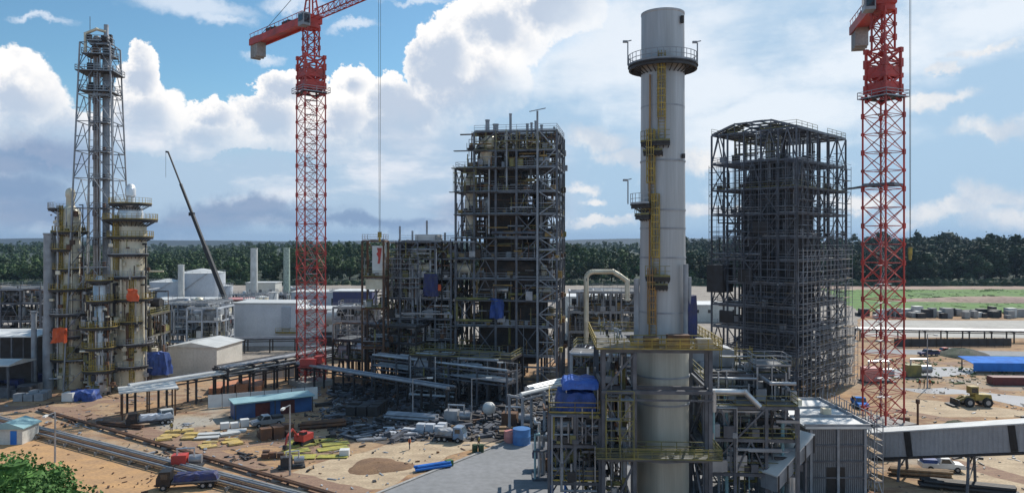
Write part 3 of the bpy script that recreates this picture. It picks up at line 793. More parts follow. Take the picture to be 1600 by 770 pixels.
MB().b(-.3, -1.5, 19.5, 3.2, 3, 25).build('equipment_enclosure', M_dark, t)
mb = MB()
for i in range(8):
    y = 25 * i / 7
    P_ = [(0, y, 51.3), (5, y, 53.0), (12.5, y, 53.0), (17.5, y, 51.3)]
    for a, b_ in zip(P_[:-1], P_[1:]): mb.bar(a, b_, .2, .32)
    for x in (2.5, 5, 8.7, 12.5, 15): mb.bar((x, y, 51.3), (x, y, 51.3 + min(x, 17.5 - x, 5) * .34), .14)
for x in (0, 2.5, 5, 7.5, 10, 12.5, 15, 17.5):
    z = 51.3 + min(x, 17.5 - x, 5) * .34; mb.bar((x, 0, z + .1), (x, 25, z + .1), .16, .25)
mb.build('roof_frame', M_steel, t)
pn = MB(); rr = random.Random(4)
for i in range(8):
    for j in range(12):
        if rr.random() < .55: x = 17.5 * i / 8; y = 25 * j / 12; zz = lambda x: 51.3 + min(x, 17.5 - x, 5) * .34 + .25; x2 = x + 2.1; pn.add([(x, y, zz(x)), (x2, y, zz(x2)), (x2, y + 2, zz(x2)), (x, y + 2, zz(x))], [(0, 1, 2, 3)])
pn.build('roof_panel', M_dark, t)
scaffold(t, (4, 3), (13, 3), 45.5, 50, 1.0, M_olive, lift=1.8, seed=9, planks=.9)
scaffold(t, (17.9, 0), (17.9, 25.2), 0, 28, .9, M_lgrey, lift=2.0, seed=10, planks=.6, w=.075)
scaffold(t, (19.0, 3), (19.0, 25.2), 0, 12, .9, M_lgrey, lift=2.0, seed=12, planks=.6, w=.075)
scaffold(t, (8, -.4), (17.6, -.4), 0, 22, 1.0, M_steel, lift=2.0, seed=11, planks=.3, w=.075)
scaffold(t, (0, -.3), (17.6, -.3), 22, 45, .8, M_steel, bay=1.75, lift=2.4, seed=15, planks=.2, w=.08)
scaffold(t, (17.8, 0), (17.8, 25), 28, 45, .8, M_steel, bay=2.5, lift=2.4, seed=16, planks=.2, w=.08)
scaffold(t, (4, 3), (14, 3), 28, 44, 1.0, M_steel, lift=2.0, seed=14, planks=.6, w=.09)
for k, (x, z) in enumerate(((2, 13.5), (6, 21.8), (9, 31.2))): MB().b(x, -.6, z, x + 3, -.2, z + 2.4).build('cladding_panel', M_dark, t)

# ------------------------------------------------------------------ tower cranes
def lattice(mb, s, z0, z1, bay, w, wb, x0=0, y0=0):
    h = s / 2; c = [(-h, -h), (h, -h), (h, h), (-h, h)]
    for x, y in c: mb.bar((x0 + x, y0 + y, z0), (x0 + x, y0 + y, z1), w)
    n = max(1, round((z1 - z0) / bay)); dz = (z1 - z0) / n
    for i in range(n):
        za, zb = z0 + i * dz, z0 + (i + 1) * dz
        for k in range(4):
            (ax, ay), (bx, by) = c[k], c[(k + 1) % 4]
            mb.bar((x0 + ax, y0 + ay, zb), (x0 + bx, y0 + by, zb), wb)
            zm = (za + zb) / 2; mx, my = (ax + bx) / 2, (ay + by) / 2
            mb.bar((x0 + ax, y0 + ay, za), (x0 + mx, y0 + my, zm), wb); mb.bar((x0 + bx, y0 + by, za), (x0 + mx, y0 + my, zm), wb)
            mb.bar((x0 + mx, y0 + my, zm), (x0 + ax, y0 + ay, zb), wb); mb.bar((x0 + mx, y0 + my, zm), (x0 + bx, y0 + by, zb), wb)
        for (x, y) in c: mb.c(x0 + x, y0 + y, zb, w * 1.9, w * 1.9, w * (2.2 if i % 2 else 4))
def tower_crane(loc, label, s, rot, z1, z2, z3, zj, head, s2, s3, jd, jlen, cjlen, rope_at, rope_z, bay):
    t = thing('tower_crane', loc, 0, label, 'tower crane', 'red tower cranes')
    Rm = Matrix.Rotation(rot, 4, 'Z')
    mb = MB(); lattice(mb, s, 0, z1, bay, .21, .10); mb.xf(Rm).build('mast', M_red, t)
    mb = MB(); mb.b(-s * .8, -s * .8, 0, s * .8, s * .8, 1.1); mb.xf(Rm).build('foundation_block', M_conc, t)
    mb = MB()
    z = 2.0; k = 0
    while z < z1 - 3:
        a = -.8 if k % 2 else .8
        for e in (-.25, .25): mb.bar((a + e, 0, z), (-a + e, 0, z + 3), .06)
        for q in range(8): f = q / 8; mb.bar((a - 2 * a * f - .25, 0, z + 3 * f), (a - 2 * a * f + .25, 0, z + 3 * f), .05)
        mb.b(-1.3, -.6, z + 2.95, 1.3, .6, z + 3.0); z += 3; k += 1
    mb.xf(Rm).build('ladder', M_galv, t)
    mb = MB(); lattice(mb, s2, z1 - .8, z2, 2.2, .34, .24)
    h = s2 / 2
    for k in range(4):     # partly plated climbing cage
        for q in range(2):
            zz = z1 + .6 + q * 2.4
            if k % 2 == 0: mb.b(-h + .3, (-h if k else h) - .06, zz, h - .3, (-h if k else h) + .06, zz + 1.7)
            else: mb.b((-h if k == 1 else h) - .06, -h + .3, zz, (-h if k == 1 else h) + .06, h - .3, zz + 1.7)
    mb.xf(Rm); cg = mb.build('climbing_cage', M_red, t)
    mb = MB(); g_ = s2 / 2 + .9
    mb.ring(s2 / 2 + .1, g_ + .5, z1 - .3, z1 - .12, 4); mb.xf(Matrix.Rotation(rot + R(45), 4, 'Z'))
    mb.build('platform', M_dark, cg)
    mb = MB(); c = [(-g_, -g_), (g_, -g_), (g_, g_), (-g_, g_)]
    for k in range(4): rail(mb, (*c[k], z1 - .2), (*c[(k + 1) % 4], z1 - .2), w=.08)
    mb.xf(Rm).build('guard_rail', M_galv, cg)
    mb = MB(); lattice(mb, s3, z2, z3, 2.0, .24, .13); mb.xf(Rm).build('upper_mast', M_red, t)
    J = Matrix.Rotation(math.atan2(jd[1], jd[0]), 4, 'Z')
    mb = MB(); mb.lathe([(s3 * .75, z3), (s3 * .75, z3 + .9)], 20); mb.b(-1.8, -1.6, z3 + .9, 1.8, 1.6, zj + .8); mb.xf(J).build('slewing_unit', M_red, t)
    mb = MB()                                             # tower head
    for a in (-1, 1):
        mb.bar((-1.2, a * 1.1, zj + .6), (0, a * .25, zj + head), .26); mb.bar((1.3, a * 1.1, zj + .6), (0, a * .25, zj + head), .26)
        for q in range(1, 5): f = q / 5; mb.bar((-1.2 * (1 - f), a * (1.1 - .85 * f), zj + .6 + (head - .6) * f), (1.3 * (1 - f), a * (1.1 - .85 * f), zj + .6 + (head - .6) * f), .12)
    mb.bar((0, -.4, zj + head), (0, .4, zj + head), .4); mb.xf(J).build('tower_head', M_red, t)
    mb = MB(); n = int(jlen / 2.2); dx = jlen / n; hh = 2.0       # jib
    for y in (-.8, .8): mb.bar((1.4, y, zj), (jlen, y, zj), .2)
    mb.bar((1.4, 0, zj + hh), (jlen, 0, zj + hh * .8), .2)
    for i in range(n):
        x = 1.4 + (jlen - 1.4) * i / n; x2 = 1.4 + (jlen - 1.4) * (i + 1) / n; xm = (x + x2) / 2
        for y in (-.8, .8): mb.bar((x, y, zj), (xm, 0, zj + hh * .93), .1); mb.bar((x2, y, zj), (xm, 0, zj + hh * .93), .1)
        mb.bar((x, -.8, zj), (x, .8, zj), .1); mb.bar((x, -.8, zj), (x2, .8, zj), .08)
    mb.xf(J).build('jib', M_red, t)
    mb = MB()                                             # counter jib
    for y in (-1.3, 1.3):
        mb.b(-cjlen, y - .14, zj - .6, -1.2, y + .14, zj + .9); mb.bar((-cjlen, y, zj + 2), (-1.2, y, zj + 2), .1)
        for q in range(int(cjlen / 2)): mb.bar((-1.6 - q * 2, y, zj + .9), (-1.6 - q * 2, y, zj + 2), .07)
    mb.b(-cjlen, -1.16, zj - .1, -1.2, 1.16, zj); mb.xf(J); cj = mb.build('counter_jib', M_red, t)
    mb = MB()
    for q in range(4): mb.b(-cjlen + .1 + q * .85, -1.1, zj - 3.6 + .25 * (q % 2), -cjlen + .8 + q * .85, 1.1, zj + 1.3)
    mb.xf(J).build('counterweight', M_conc, cj)
    mb = MB(); mb.tube((-cjlen * .55, -1, zj + .9), (-cjlen * .55, 1, zj + .9), .8, 14); mb.b(-cjlen * .72, -.9, zj + .05, -cjlen * .62, .9, zj + 1.9); mb.b(-cjlen * .42, -1, zj + .05, -cjlen * .3, 1, zj + 1.7)
    mb.xf(J).build('winch', M_dark, cj)
    mb = MB(); mb.b(.6, -3.3, zj - 2.0, 2.8, -1.7, zj + .6); mb.xf(J); cb = mb.build('cab', M_lgrey, t)
    mb = MB(); mb.b(2.82, -3.1, zj - 1.5, 2.86, -1.9, zj + .2); mb.b(.9, -3.36, zj - 1.1, 2.6, -3.32, zj + .2); mb.xf(J).build('window', M_glass, cb)
    for (x, z) in ((jlen * .5, zj + 1.9), (jlen * .85, zj + 1.8), (-cjlen + 1, zj + .9)):
        MB().bar((0, 0, zj + head), (x, 0, z), .08).xf(J).build('pendant_line', M_dark, t)
    mb = MB(); mb.b(rope_at - 1, -.7, zj - .5, rope_at + 1, .7, zj - .15); mb.xf(J); tr = mb.build('trolley', M_red, t)
    mb = MB()
    for e in (-.32, .32): mb.bar((rope_at + e, 0, zj - .4), (rope_at + e * .5, 0, rope_z), .05)
    mb.xf(J).build('hoist_rope', M_dark, tr)
    mb = MB(); mb.b(rope_at - .35, -.2, rope_z - 1.1, rope_at + .35, .2, rope_z); mb.lathe([(.05, -1.9), (.22, -1.7), (.22, -1.2), (.08, -1.1)], 8, (rope_at, 0, rope_z))
    mb.xf(J).build('hook_block', M_yel, tr)
    return t
c1_ = tower_crane(XD(486, 153), 'red lattice tower crane left of centre, its counter jib pointing left above the box building', 4.4, R(38), 60.6, 67.8, 73.8, 75.6, 9, 4.1, 2.5, (17.6, -18), 52, 26, 25, 31.5, 3.0)
mb = MB(); mb.b(-1.0, -4.6, 4.6, 2.2, -3.0, 6.0); mb.b(1.6, -3.6, 4.9, 3.2, -1.6, 6.4); mb.b(-1.4, -4.8, 4.3, 3.4, -1.5, 4.5); mb.build('power_unit', M_red, c1_)
c2_ = tower_crane(XD(1380, 117.7), 'red lattice tower crane at right beside the boiler house, tied to it by a strut', 4.2, R(25), 52.8, 60.2, 66.4, 68.2, 9, 3.5, 2.35, (-4, -17), 50, 18, 14.5, 29, 3.0)
mb = MB(); q = Vector(c2_.location); a = XD(1322, 155, 40.7) - q
mb.bar(a, (0, 2.2, 38.9), .45, .35); mb.bar(a + Vector((0, 1.5, 0)), (-1.5, 2.2, 38.9), .2); mb.ring(3.0, 3.35, 38.6, 39.0, 4); mb.build('tie_strut', M_steel, c2_)
tag(MB().lathe([(.1, 0), (.16, 0), (.16, 4.6), (.3, 4.7), (.3, 5.3), (.1, 5.4)], 10, G(1434, 677)).build('warning_post', M_rust), 'rust red post standing just behind the grey conveyor gallery', 'post')

# ------------------------------------------------------------------ the chimney stack
SC = XD(1035.5, 82)
t = thing('chimney_stack', SC, 0, 'giant pale grey chimney stack with ring platform and yellow ladders, foreground right', 'chimney')
prof = [(2.85, 0), (2.85, 17.6), (2.6, 18.4)]
MB().lathe(prof, 64).build('lower_shell', mat('cream_stack_paint', (.50, .48, .41), .45, .15, (.38, .36, .30), .5, fine=.05, stretch=(1.6, 1.6, .07)), t)
MB().lathe([(2.58, 18.42), (2.52, 27), (2.48, 29), (2.4, 44), (2.36, 54.9), (2.4, 54.95), (2.4, 55.15), (2.2, 55.15), (2.2, 54)], 64).build('shell', M_stack, t)
for z, w in ((52.4, .05), (44.6, .07), (38.6, .1), (33.2, .07), (31.2, .05), (22, .05), (28, .06), (42, .04), (47, .04), (15, .1), (12, .1), (6, .1)):
    rr_ = 2.85 if z < 17.7 else 2.58 - (z - 18.4) * .009
    MB().ring(rr_ - .02, rr_ + w, z, z + .18, 48).build('stiffening_ring', M_lgrey, t)
M_och = mat('rusted_ochre_paint', (.42, .24, .07), .7, 0, (.26, .15, .07), .8)
def arc_platform(t, z, r0, r1, a0, a1, mr=M_yel, brackets=True, n=None, tagname='platform'):
    n = n or max(4, int((a1 - a0) / 12))
    p = MB().ring(r0, r1, z, z + .16, n, a0=a0, a1=a1).build(tagname, M_dark, t)
    mb = MB()
    for i in range(n + (0 if a1 - a0 >= 360 else 1)):
        a = R(a0 + (a1 - a0) * i / n); mb.bar((r0 * math.cos(a), r0 * math.sin(a), z - .6 * (r1 - r0)), ((r1 - .1) * math.cos(a), (r1 - .1) * math.sin(a), z - .05), .09)
    if brackets: mb.ring(r1 - .3, r1 - .1, z - .35, z - .01, n, a0=a0, a1=a1); mb.build('bracket', M_dark, p)
    mb = MB(); seg = max(n, int((a1 - a0) / 10))
    for i in range(seg):
        A = R(a0 + (a1 - a0) * i / seg); B = R(a0 + (a1 - a0) * (i + 1) / seg)
        pa = Vector((r1 * math.cos(A) * .985, r1 * math.sin(A) * .985, z + .16)); pb = Vector((r1 * math.cos(B) * .985, r1 * math.sin(B) * .985, z + .16))
        mb.bar(pa, pa + Vector((0, 0, 1.15)), .06)
        for h in (.6, 1.15): mb.bar(pa + Vector((0, 0, h)), pb + Vector((0, 0, h)), .055)
        mb.bar(pa + Vector((0, 0, .1)), pb + Vector((0, 0, .1)), .03, .18)
    mb.build('guard_rail', mr, p)
    return p
def ladder(t, ang, r, z0, z1, m=M_yel, cage=True, w=.6):
    a = R(ang); ux, uy = math.cos(a), math.sin(a); tx, ty = -uy, ux; mb = MB()
    for e in (-w / 2, w / 2): mb.bar((ux * r + tx * e, uy * r + ty * e, z0), (ux * r + tx * e, uy * r + ty * e, z1 + 1), .09)
    z = z0
    while z < z1: mb.bar((ux * r - tx * w / 2, uy * r - ty * w / 2, z), (ux * r + tx * w / 2, uy * r + ty * w / 2, z), .05); z += .35
    if cage:
        z = z0 + 2.2; pp_ = [(math.cos(R(q)) * .42, math.sin(R(q)) * .42 + .38) for q in range(-30, 211, 40)]
        pos = [(ux * (r + v) + tx * u, uy * (r + v) + ty * u) for u, v in pp_]
        zz = z
        while zz < z1 + 1:
            for i in range(len(pos) - 1): mb.bar((*pos[i], zz), (*pos[i + 1], zz), .07, .1)
            zz += .75
        for p_ in pos: mb.bar((*p_, z), (*p_, z1 + 1), .08)
    return mb.build('ladder', m, t)
arc_platform(t, 49.2, 2.4, 3.85, 0, 360, M_lgrey)
arc_platform(t, 40.5, 2.44, 3.3, 212, 272, M_olive, n=5)
arc_platform(t, 39.5, 2.44, 3.1, 215, 258, M_olive, n=5)
arc_platform(t, 33.8, 2.48, 3.7, 185, 235, M_galv, n=5)
arc_platform(t, 32.6, 2.48, 3.3, 190, 232, M_olive, n=5)
arc_platform(t, 25.9, 2.54, 3.4, 225, 272, M_olive, n=5)
arc_platform(t, 25.0, 2.54, 3.3, 228, 268, M_olive, n=5)
ladder(t, 256, 2.6, 41, 49.3, w=.75); ladder(t, 232, 2.6, 34, 41, w=.75); ladder(t, 243, 2.65, 26, 34, w=.75); ladder(t, 236, 2.75, 18.8, 26, m=M_och, w=.75)
MB().path([(math.cos(R(227)) * 2.75, math.sin(R(227)) * 2.75, 19), (math.cos(R(227)) * 2.6, math.sin(R(227)) * 2.6, 48)], .09, 8).build('cable_conduit', M_och, t)
for a, z in ((181, 49.4), (2, 49.4), (182, 34)):
    x, y = math.cos(R(a)) * 3.9, math.sin(R(a)) * 3.9
    mb = MB(); mb.bar((x, y, z), (x, y, z + 2.6), .12); mb.bar((x - .5, y, z + 2.6), (x + .4, y, z + 2.8), .1); mb.c(x - .3, y, z + 2.65, .5, .3, .22); mb.build('lamp', M_lgrey, t)
for (px_, z0, z1, r_) in ((989, 18.5, 25.8, .3), (1066, 18.5, 27.4, .28), (1072, 18.5, 26, .2)):
    x = (px_ - 1037) / K * 79.5; MB().tube((x, -2.4, z0), (x, -2.4, z1), r_, 12).build('pipe', M_lgrey, t)
MB().b(1.6, -2.0, 53.6, 1.9, -1.7, 54.4).build('sampling_port', M_dark, t)
MB().b(1.75, -1.95, 38.9, 2.05, -1.65, 39.4).build('sampling_port', M_dark, t)
tag(tarp(MB(), SC.x + 2.25, SC.x + 3.2, SC.y - 2.6, SC.y - 1.9, 19.2, 24.0, 3, n=5, amp=.07).build('tarpaulin', M_navy), 'long navy sheet hanging against the right side of the chimney stack', 'tarpaulin')

# ------------------------------------------------------------------ steelwork around the stack foot
def fence_platform(t, x0, x1, y0, y1, z, m, mr, openings=()):
    o = MB().b(x0, y0, z, x1, y1, z + .1).build('platform', m, t)
    mb = MB(); c = [(x0, y0), (x1, y0), (x1, y1), (x0, y1)]
    for k in range(4):
        if k not in openings: rail(mb, (*c[k], z + .1), (*c[(k + 1) % 4], z + .1), w=.07, step=1.5)
    mb.build('guard_rail', mr, o); return o
B0 = XD(943, 76)
t = thing('stack_base_frame', B0, R(-3), 'tall open steel frame with yellow railed deck around the foot of the chimney stack', 'steel frame')
xs = [0, 3.2, 10.9]; ys = [0, 2.0, 10.6, 14]; lv = [7.4, 14.4, 18.6]
for x in xs:
    for y in ys: MB().hcol(x, y, 0, 18.7 if not (x == 3.2 and y == 0) else 18.4, .38).build('column', M_steel, t)
for li, z in enumerate(lv):
    mb = MB(); dk = MB(); rl = MB()
    for y in ys: mb.bar((0, y, z), (10.9, y, z), .24, .38)
    for x in xs: mb.bar((x, 0, z), (x, 14, z), .24, .38)
    if li != 1:
        dk.b(-.8, -.9, z + .2, 11.9, 1.9, z + .27); dk.b(-.8, 1.9, z + .2, 3.1, 14, z + .27); dk.b(3.1, 10.6, z + .2, 11.9, 14, z + .27); dk.b(11.0, 1.9, z + .2, 11.9, 10.6, z + .27)
        rail(rl, (-.8, -.9, z + .27), (11.9, -.9, z + .27), w=.08, step=1.4); rail(rl, (-.8, -.9, z + .27), (-.8, 14, z + .27), w=.08, step=1.5); rail(rl, (11.9, -.9, z + .27), (11.9, 14, z + .27), w=.08, step=1.5); rail(rl, (-.8, 14, z + .27), (11.9, 14, z + .27), w=.08, step=1.5)
        rail(rl, (3.0, 1.9, z + .27), (11, 1.9, z + .27), w=.08, step=1.4)
        for zz in (.3, .45, .75, .95): rl.bar((-.8, -.9, z + .27 + zz), (11.9, -.9, z + .27 + zz), .05); rl.bar((11.9, -.9, z + .27 + zz), (11.9, 14, z + .27 + zz), .05)
    else: mb.bar((-.2, -.3, z), (11.1, -.3, z), .2, .35); mb.bar((-.2, -.3, z - .8), (11.1, -.3, z - .8), .12, .2)
    l_ = mb.build('floor_level', M_steel, t)
    if dk.v: dk.build('grating', M_grate, l_); rl.build('guard_rail', M_yel if li else M_olive, l_)
for (a, b_) in (((0, 0, 0), (3.2, 0, 7.2)), ((3.2, 0, 7.4), (0, 0, 14.2)), ((0, 0, 14.4), (3.2, 0, 18.4)), ((0, 14, 0), (3.2, 14, 7)), ((10.9, 2, 0), (10.9, 10.6, 7)), ((10.9, 10.6, 7.4), (10.9, 2, 14)), ((0, 2, 0), (0, 10.6, 7)), ((0, 10.6, 7.4), (0, 2, 14))):
    MB().bar(a, b_, .2).build('cross_brace', M_steel, t)
r_ = random.Random(8)
for k in range(42):
    x = r_.uniform(.3, 2.9); y = r_.uniform(.2, 13.5); z = r_.uniform(1, 17); pts = [(x, y, z)]
    for s in range(3):
        ax = r_.choice('xyz')
        if ax == 'x': x = r_.uniform(.2, 3.0)
        elif ax == 'y': y = r_.uniform(.2, 13.8)
        else: z = r_.uniform(.5, 18)
        pts.append((x, y, z))
    MB().path(pts, r_.choice([.08, .12, .18, .25]), 8).build('pipe', r_.choice([M_galv, M_clad, M_steel, M_lgrey, M_olive, M_rust]), t)
for mm in (M_galv, M_dark, M_olive, M_lgrey):
    mb = MB()
    for k in range(60):
        x = r_.uniform(.2, 2.6); y = r_.uniform(.1, 13); z = r_.choice([.1, 3, 7.7, 10.5, 14.7, 18.9]) + r_.uniform(0, 1.2); s = r_.uniform(.15, .7)
        if z > 18.5: s *= .6
        mb.b(x, y, z, x + s, y + s, z + s * r_.uniform(.6, 1.8)) if k % 2 else mb.bar((x, y, z), (x, y, z + s * 3), .08)
    mb.build('small_fittings', mm, t)['kind'] = 'stuff'
scaffold(t, (.2, -.3), (3, -.3), 7.7, 14, 1.0, M_olive, bay=1.4, lift=2, seed=21)
mb = MB(); mb.b(4.2, -.6, 18.9, 5.6, 1.2, 20.0); mb.b(6.6, .2, 18.9, 8.9, 1.3, 20.2); mb.build('equipment_box', M_rust, t)
mb = MB(); mb.b(9.6, 0, 18.9, 11.2, 1.4, 19.8); mb.build('equipment_box', M_galv, t)

B2 = XD(858, 77)
t = thing('platform_frame', B2, R(-3), 'open steel platform frame left of the chimney stack, carrying the blue sheeted machine', 'steel frame')
steel_frame(t, [0, 2.7, 5.3], [0, 4.5, 9], [4.6, 8.5, 11.7], 71, colw=.32, beamw=.2, beamd=.32, deck=.9, brace=.35, npipe=34, nvess=6, nfit=70, mrail=M_yel, bl=.7, joist=1.2,
            pipe_mats=[M_galv, M_clad, M_steel, M_lgrey, M_olive, M_lblue], fitmats=(M_dark, M_galv, M_steel, M_olive, M_lgrey))
MB().b(1.2, .8, 8.8, 5, 4, 11.2).build('machine_housing', M_black, t)
o = tarp(MB(), B2.x + 1.0, B2.x + 4.9, 77.2, 80.6, 11.95, 13.9, 31, n=9, amp=.14)
tag(o.build('tarpaulin', M_blue), 'big blue sheet wrapped round the machine on the steel platform left of the stack', 'tarpaulin')
o = tarp(MB(), B2.x + 1.6, B2.x + 5.2, 77.4, 81.2, 14.3, 15.2, 33, n=9, amp=.12)
tag(o.build('tarpaulin', mat('pale_blue_tarpaulin', (.06, .16, .55), .5, 0, (.03, .09, .38), 1.0)), 'paler blue sheet stretched as a roof above the blue wrapped machine', 'tarpaulin')
mb = MB()
for x, y in ((1.8, .6), (5.1, .6), (1.8, 4), (5.1, 4)): mb.bar((x, y, 11.9), (x, y, 14.5), .12)
mb.build('tarpaulin_post', M_galv, t)
t2 = thing('pipe_bundle', XD(836, 92), 0, 'upright teal and silver pipes with valves beside the steel platform', 'pipework')
for k in range(7):
    x = k * .55; h = r_.uniform(4, 9)
    MB().path([(x, (k % 3) * .8, 0), (x, (k % 3) * .8, h), (x + .5 * (-1) ** k, (k % 3) * .8, h), (x + .5 * (-1) ** k, 3, h)], .14 + .05 * (k % 3), 10).build('pipe', [M_teal, M_clad, M_lgrey, M_rust, M_olive][k % 5], t2)
mb = MB(); mb.b(-.3, -.3, 3.6, 4.2, 3.2, 3.75); mb.b(-.3, -.3, 0, 4.2, 3.2, .2); mb.build('base_frame', M_steel, t2)

B3 = XD(1100, 82)
t = thing('equipment_structure', B3, R(-4), 'crowded three storey steel equipment frame right of the chimney stack', 'steel frame')
steel_frame(t, [0, 3.4, 6.8, 10.2], [0, 4.2, 8.4, 13], [4, 7.8, 11.4, 14.2], 73, top=lambda x, y: 11.4 if (x > 3 and y < 4) else 14.2, colw=.34, beamw=.2, beamd=.34, deck=.75, brace=.4,
            npipe=60, nvess=14, nfit=100, mrail=M_olive, bl=.75, joist=1.4, pipe_mats=[M_galv, M_clad, M_steel, M_lgrey, M_olive, M_teal], fitmats=(M_dark, M_galv, M_steel, M_lgrey, M_galv))
fence_platform(t, 6.6, 10.6, 3.6, 7.5, 15.4, M_grate, M_galv)
mb = MB()
for x in (6.8, 10.4):
    for y in (3.8, 7.3): mb.bar((x, y, 14), (x, y, 15.4), .2)
mb.build('strut', M_galv, t)
scaffold(t, (3.4, 8), (7, 8), 14.4, 17, 1.0, M_yel, lift=1.5, seed=22, planks=.9)
MB().prism([(-.2, 14.4), (5.4, 14.4), (5.4, 16.4), (2, 17.4), (-.2, 16.6)], 'y', 9, 13.2).build('duct', M_lgrey, t)
MB().path([(1, -.3, 11), (1, -.3, 13.2), (4.4, -.3, 13.2), (6.0, -.3, 11.6)], .32, 12).build('pipe', M_clad, t)

# ------------------------------------------------------------------ conveyor transfer house and gallery
TH = XD(1262, 87)
t = thing('transfer_house', TH, 0, 'low building with a broad white flat roof in front of the boiler house', 'building')
mb = MB(); mb.b(0, 0, 0, 7.0, 14, 7.8); mb.build('wall', mat('dark_wall_sheet', (.26, .265, .275), .6, .1, (.17, .175, .18), .7, fine=.2, stretch=(4, 4, .4)), t)
mb = MB(); mb.b(-.4, -.4, 7.8, 7.4, 14.4, 8.05); rf = mb.build('roof', M_white, t)
mb = MB()
for y in (-.4, 4.2, 9, 14.25): mb.b(-.5, y, 8.05, 7.5, y + .18, 8.35)
mb.b(7.3, -.4, 8.05, 7.5, 14.4, 8.4); mb.build('roof_edge', M_lgrey, rf)
mb = MB(); mb.b(1.2, 9.8, 8.06, 3.2, 11.6, 9.0); mb.b(4.2, 5.5, 8.06, 5.2, 6.5, 8.8); mb.build('roof_vent', M_cream, rf)
for x in (.2, 3.4, 6.6): MB().b(x, -.22, 0, x + .3, -.003, 7.7).build('column', M_lgrey, t)
for y in (2, 6, 10): MB().b(-.06, y, 3.2, -.003, y + 2.2, 5.4).build('window', M_glass, t)
MB().b(2.2, -.06, 0, 4.4, -.003, 3.2).build('door', M_black, t)
scaffold(t, (7.7, -.4), (7.7, 14), 0, 8.8, 1.0, M_lgrey, bay=1.4, lift=1.6, seed=32, planks=.7, w=.085)
mb = MB()
for z in (1.9, 3.8, 5.7): mb.b(-.02, -.16, z, 7.02, -.003, z + .16)

for k in range(28): mb.b(.12 + k * .245, -.05, .1, .2 + k * .245, -.004, 7.6)
mb.build('wall_girt', M_steel, t)
# small sloping enclosed chute running down to the left
t = thing('sloping_chute', XD(1214, 80), R(30), 'short white roofed sloping chute in front of the white roofed building', 'chute')
mb = MB(); mb.prism([(0, 2.6), (5.8, 6.2), (5.8, 7.9), (0, 4.3)], 'y', 0, 2.2); mb.build('casing', M_lgrey, t)
mb = MB(); mb.prism([(-.2, 4.32), (6.0, 8.05), (6.0, 8.2), (-.2, 4.47)], 'y', -.2, 2.4); mb.build('roof', M_white, t)
mb = MB()
for k in range(5): f = k / 4; mb.b(-.1 + 5.8 * f, -.28, 2.5 + 3.6 * f, .1 + 5.8 * f, -.21, 4.45 + 3.6 * f)
mb.build('rib', M_dark, t)
for x in (.5, 5): MB().b(x, .3, 0, x + .3, .6, 3 + x * .6).build('leg', M_steel, t); MB().b(x, 1.6, 0, x + .3, 1.9, 3 + x * .6).build('leg', M_steel, t)
t = thing('vessel_skid', XD(1236, 84), 0, 'pale upright vessel beside the sloping chute', 'vessel')
MB().lathe([(.2, .3), (.9, .6), (.95, 1), (.95, 5), (.6, 5.6), (.2, 5.8)], 18).build('shell', M_clad, t)
mb = MB()
for a in (45, 135, 225, 315): mb.bar((math.cos(R(a)) * .8, math.sin(R(a)) * .8, 0), (math.cos(R(a)) * .8, math.sin(R(a)) * .8, 1), .12)
mb.build('leg', M_dark, t)

cp, cq = Vector((46.1, 96, 1.9)), Vector((68.2, 74.4, 9.6))
d = (cq - cp); Lc = math.hypot(d.x, d.y); slope = d.z / Lc
t = thing('conveyor_gallery', (cp.x, cp.y, 0), math.atan2(d.y, d.x), 'long grey enclosed conveyor gallery with white roof sloping up to the right edge', 'conveyor')
gz = lambda x: cp.z + slope * x
mb = MB(); mb.prism([(-1, gz(-1)), (Lc, gz(Lc)), (Lc, gz(Lc) + 3.1), (-1, gz(-1) + 3.1)], 'y', -1.5, 1.5)
gm = mat('grey_corrugated_cladding', (.42, .43, .45), .55, .1, (.34, .35, .37), .3, fine=.06)
cs = mb.build('casing', gm, t)
mb = MB()
for k in range(int(Lc / .5)): x = k * .5; mb.bar((x, -1.53, gz(x) + .1), (x, -1.53, gz(x) + 3.0), .08, .05)
mb.build('cladding_rib', gm, cs)
mb = MB(); mb.prism([(-1.2, gz(-1.2) + 3.11), (Lc + .2, gz(Lc) + 3.15), (Lc + .2, gz(Lc) + 3.3), (-1.2, gz(-1.2) + 3.26)], 'y', -1.75, 1.75); mb.build('roof', M_white, t)
mb = MB(); mb.prism([(-1.2, gz(-1.2) - .3), (Lc + .2, gz(Lc) - .3), (Lc + .2, gz(Lc) - .02), (-1.2, gz(-1.2) - .02)], 'y', -1.6, 1.6); mb.build('floor_girder', M_dark, t)
for f in (.334, .966, 1.6):
    x = f * math.hypot(12.3, 12); MB().prism([(x - .35, gz(x - .35) + .05), (x + .35, gz(x + .35) + .05), (x + .35 - .35, gz(x + .35) + 3.05), (x - .35 - .35, gz(x - .35) + 3.05)], 'y', -1.66, -1.56).build('joint_band', M_black, t)
for x in (4.5, 12, 19, 27):
    mb = MB()
    for y in (-1.3, 1.3): mb.bar((x, y * 1.5, 0), (x, y, gz(x) - .3), .28)
    z = 1.5
    while z < gz(x) - .6: mb.bar((x, -1.8, z), (x, 1.8, min(z + 1.8, gz(x) - .4)), .14); z += 1.8
    mb.build('trestle', M_steel, t)

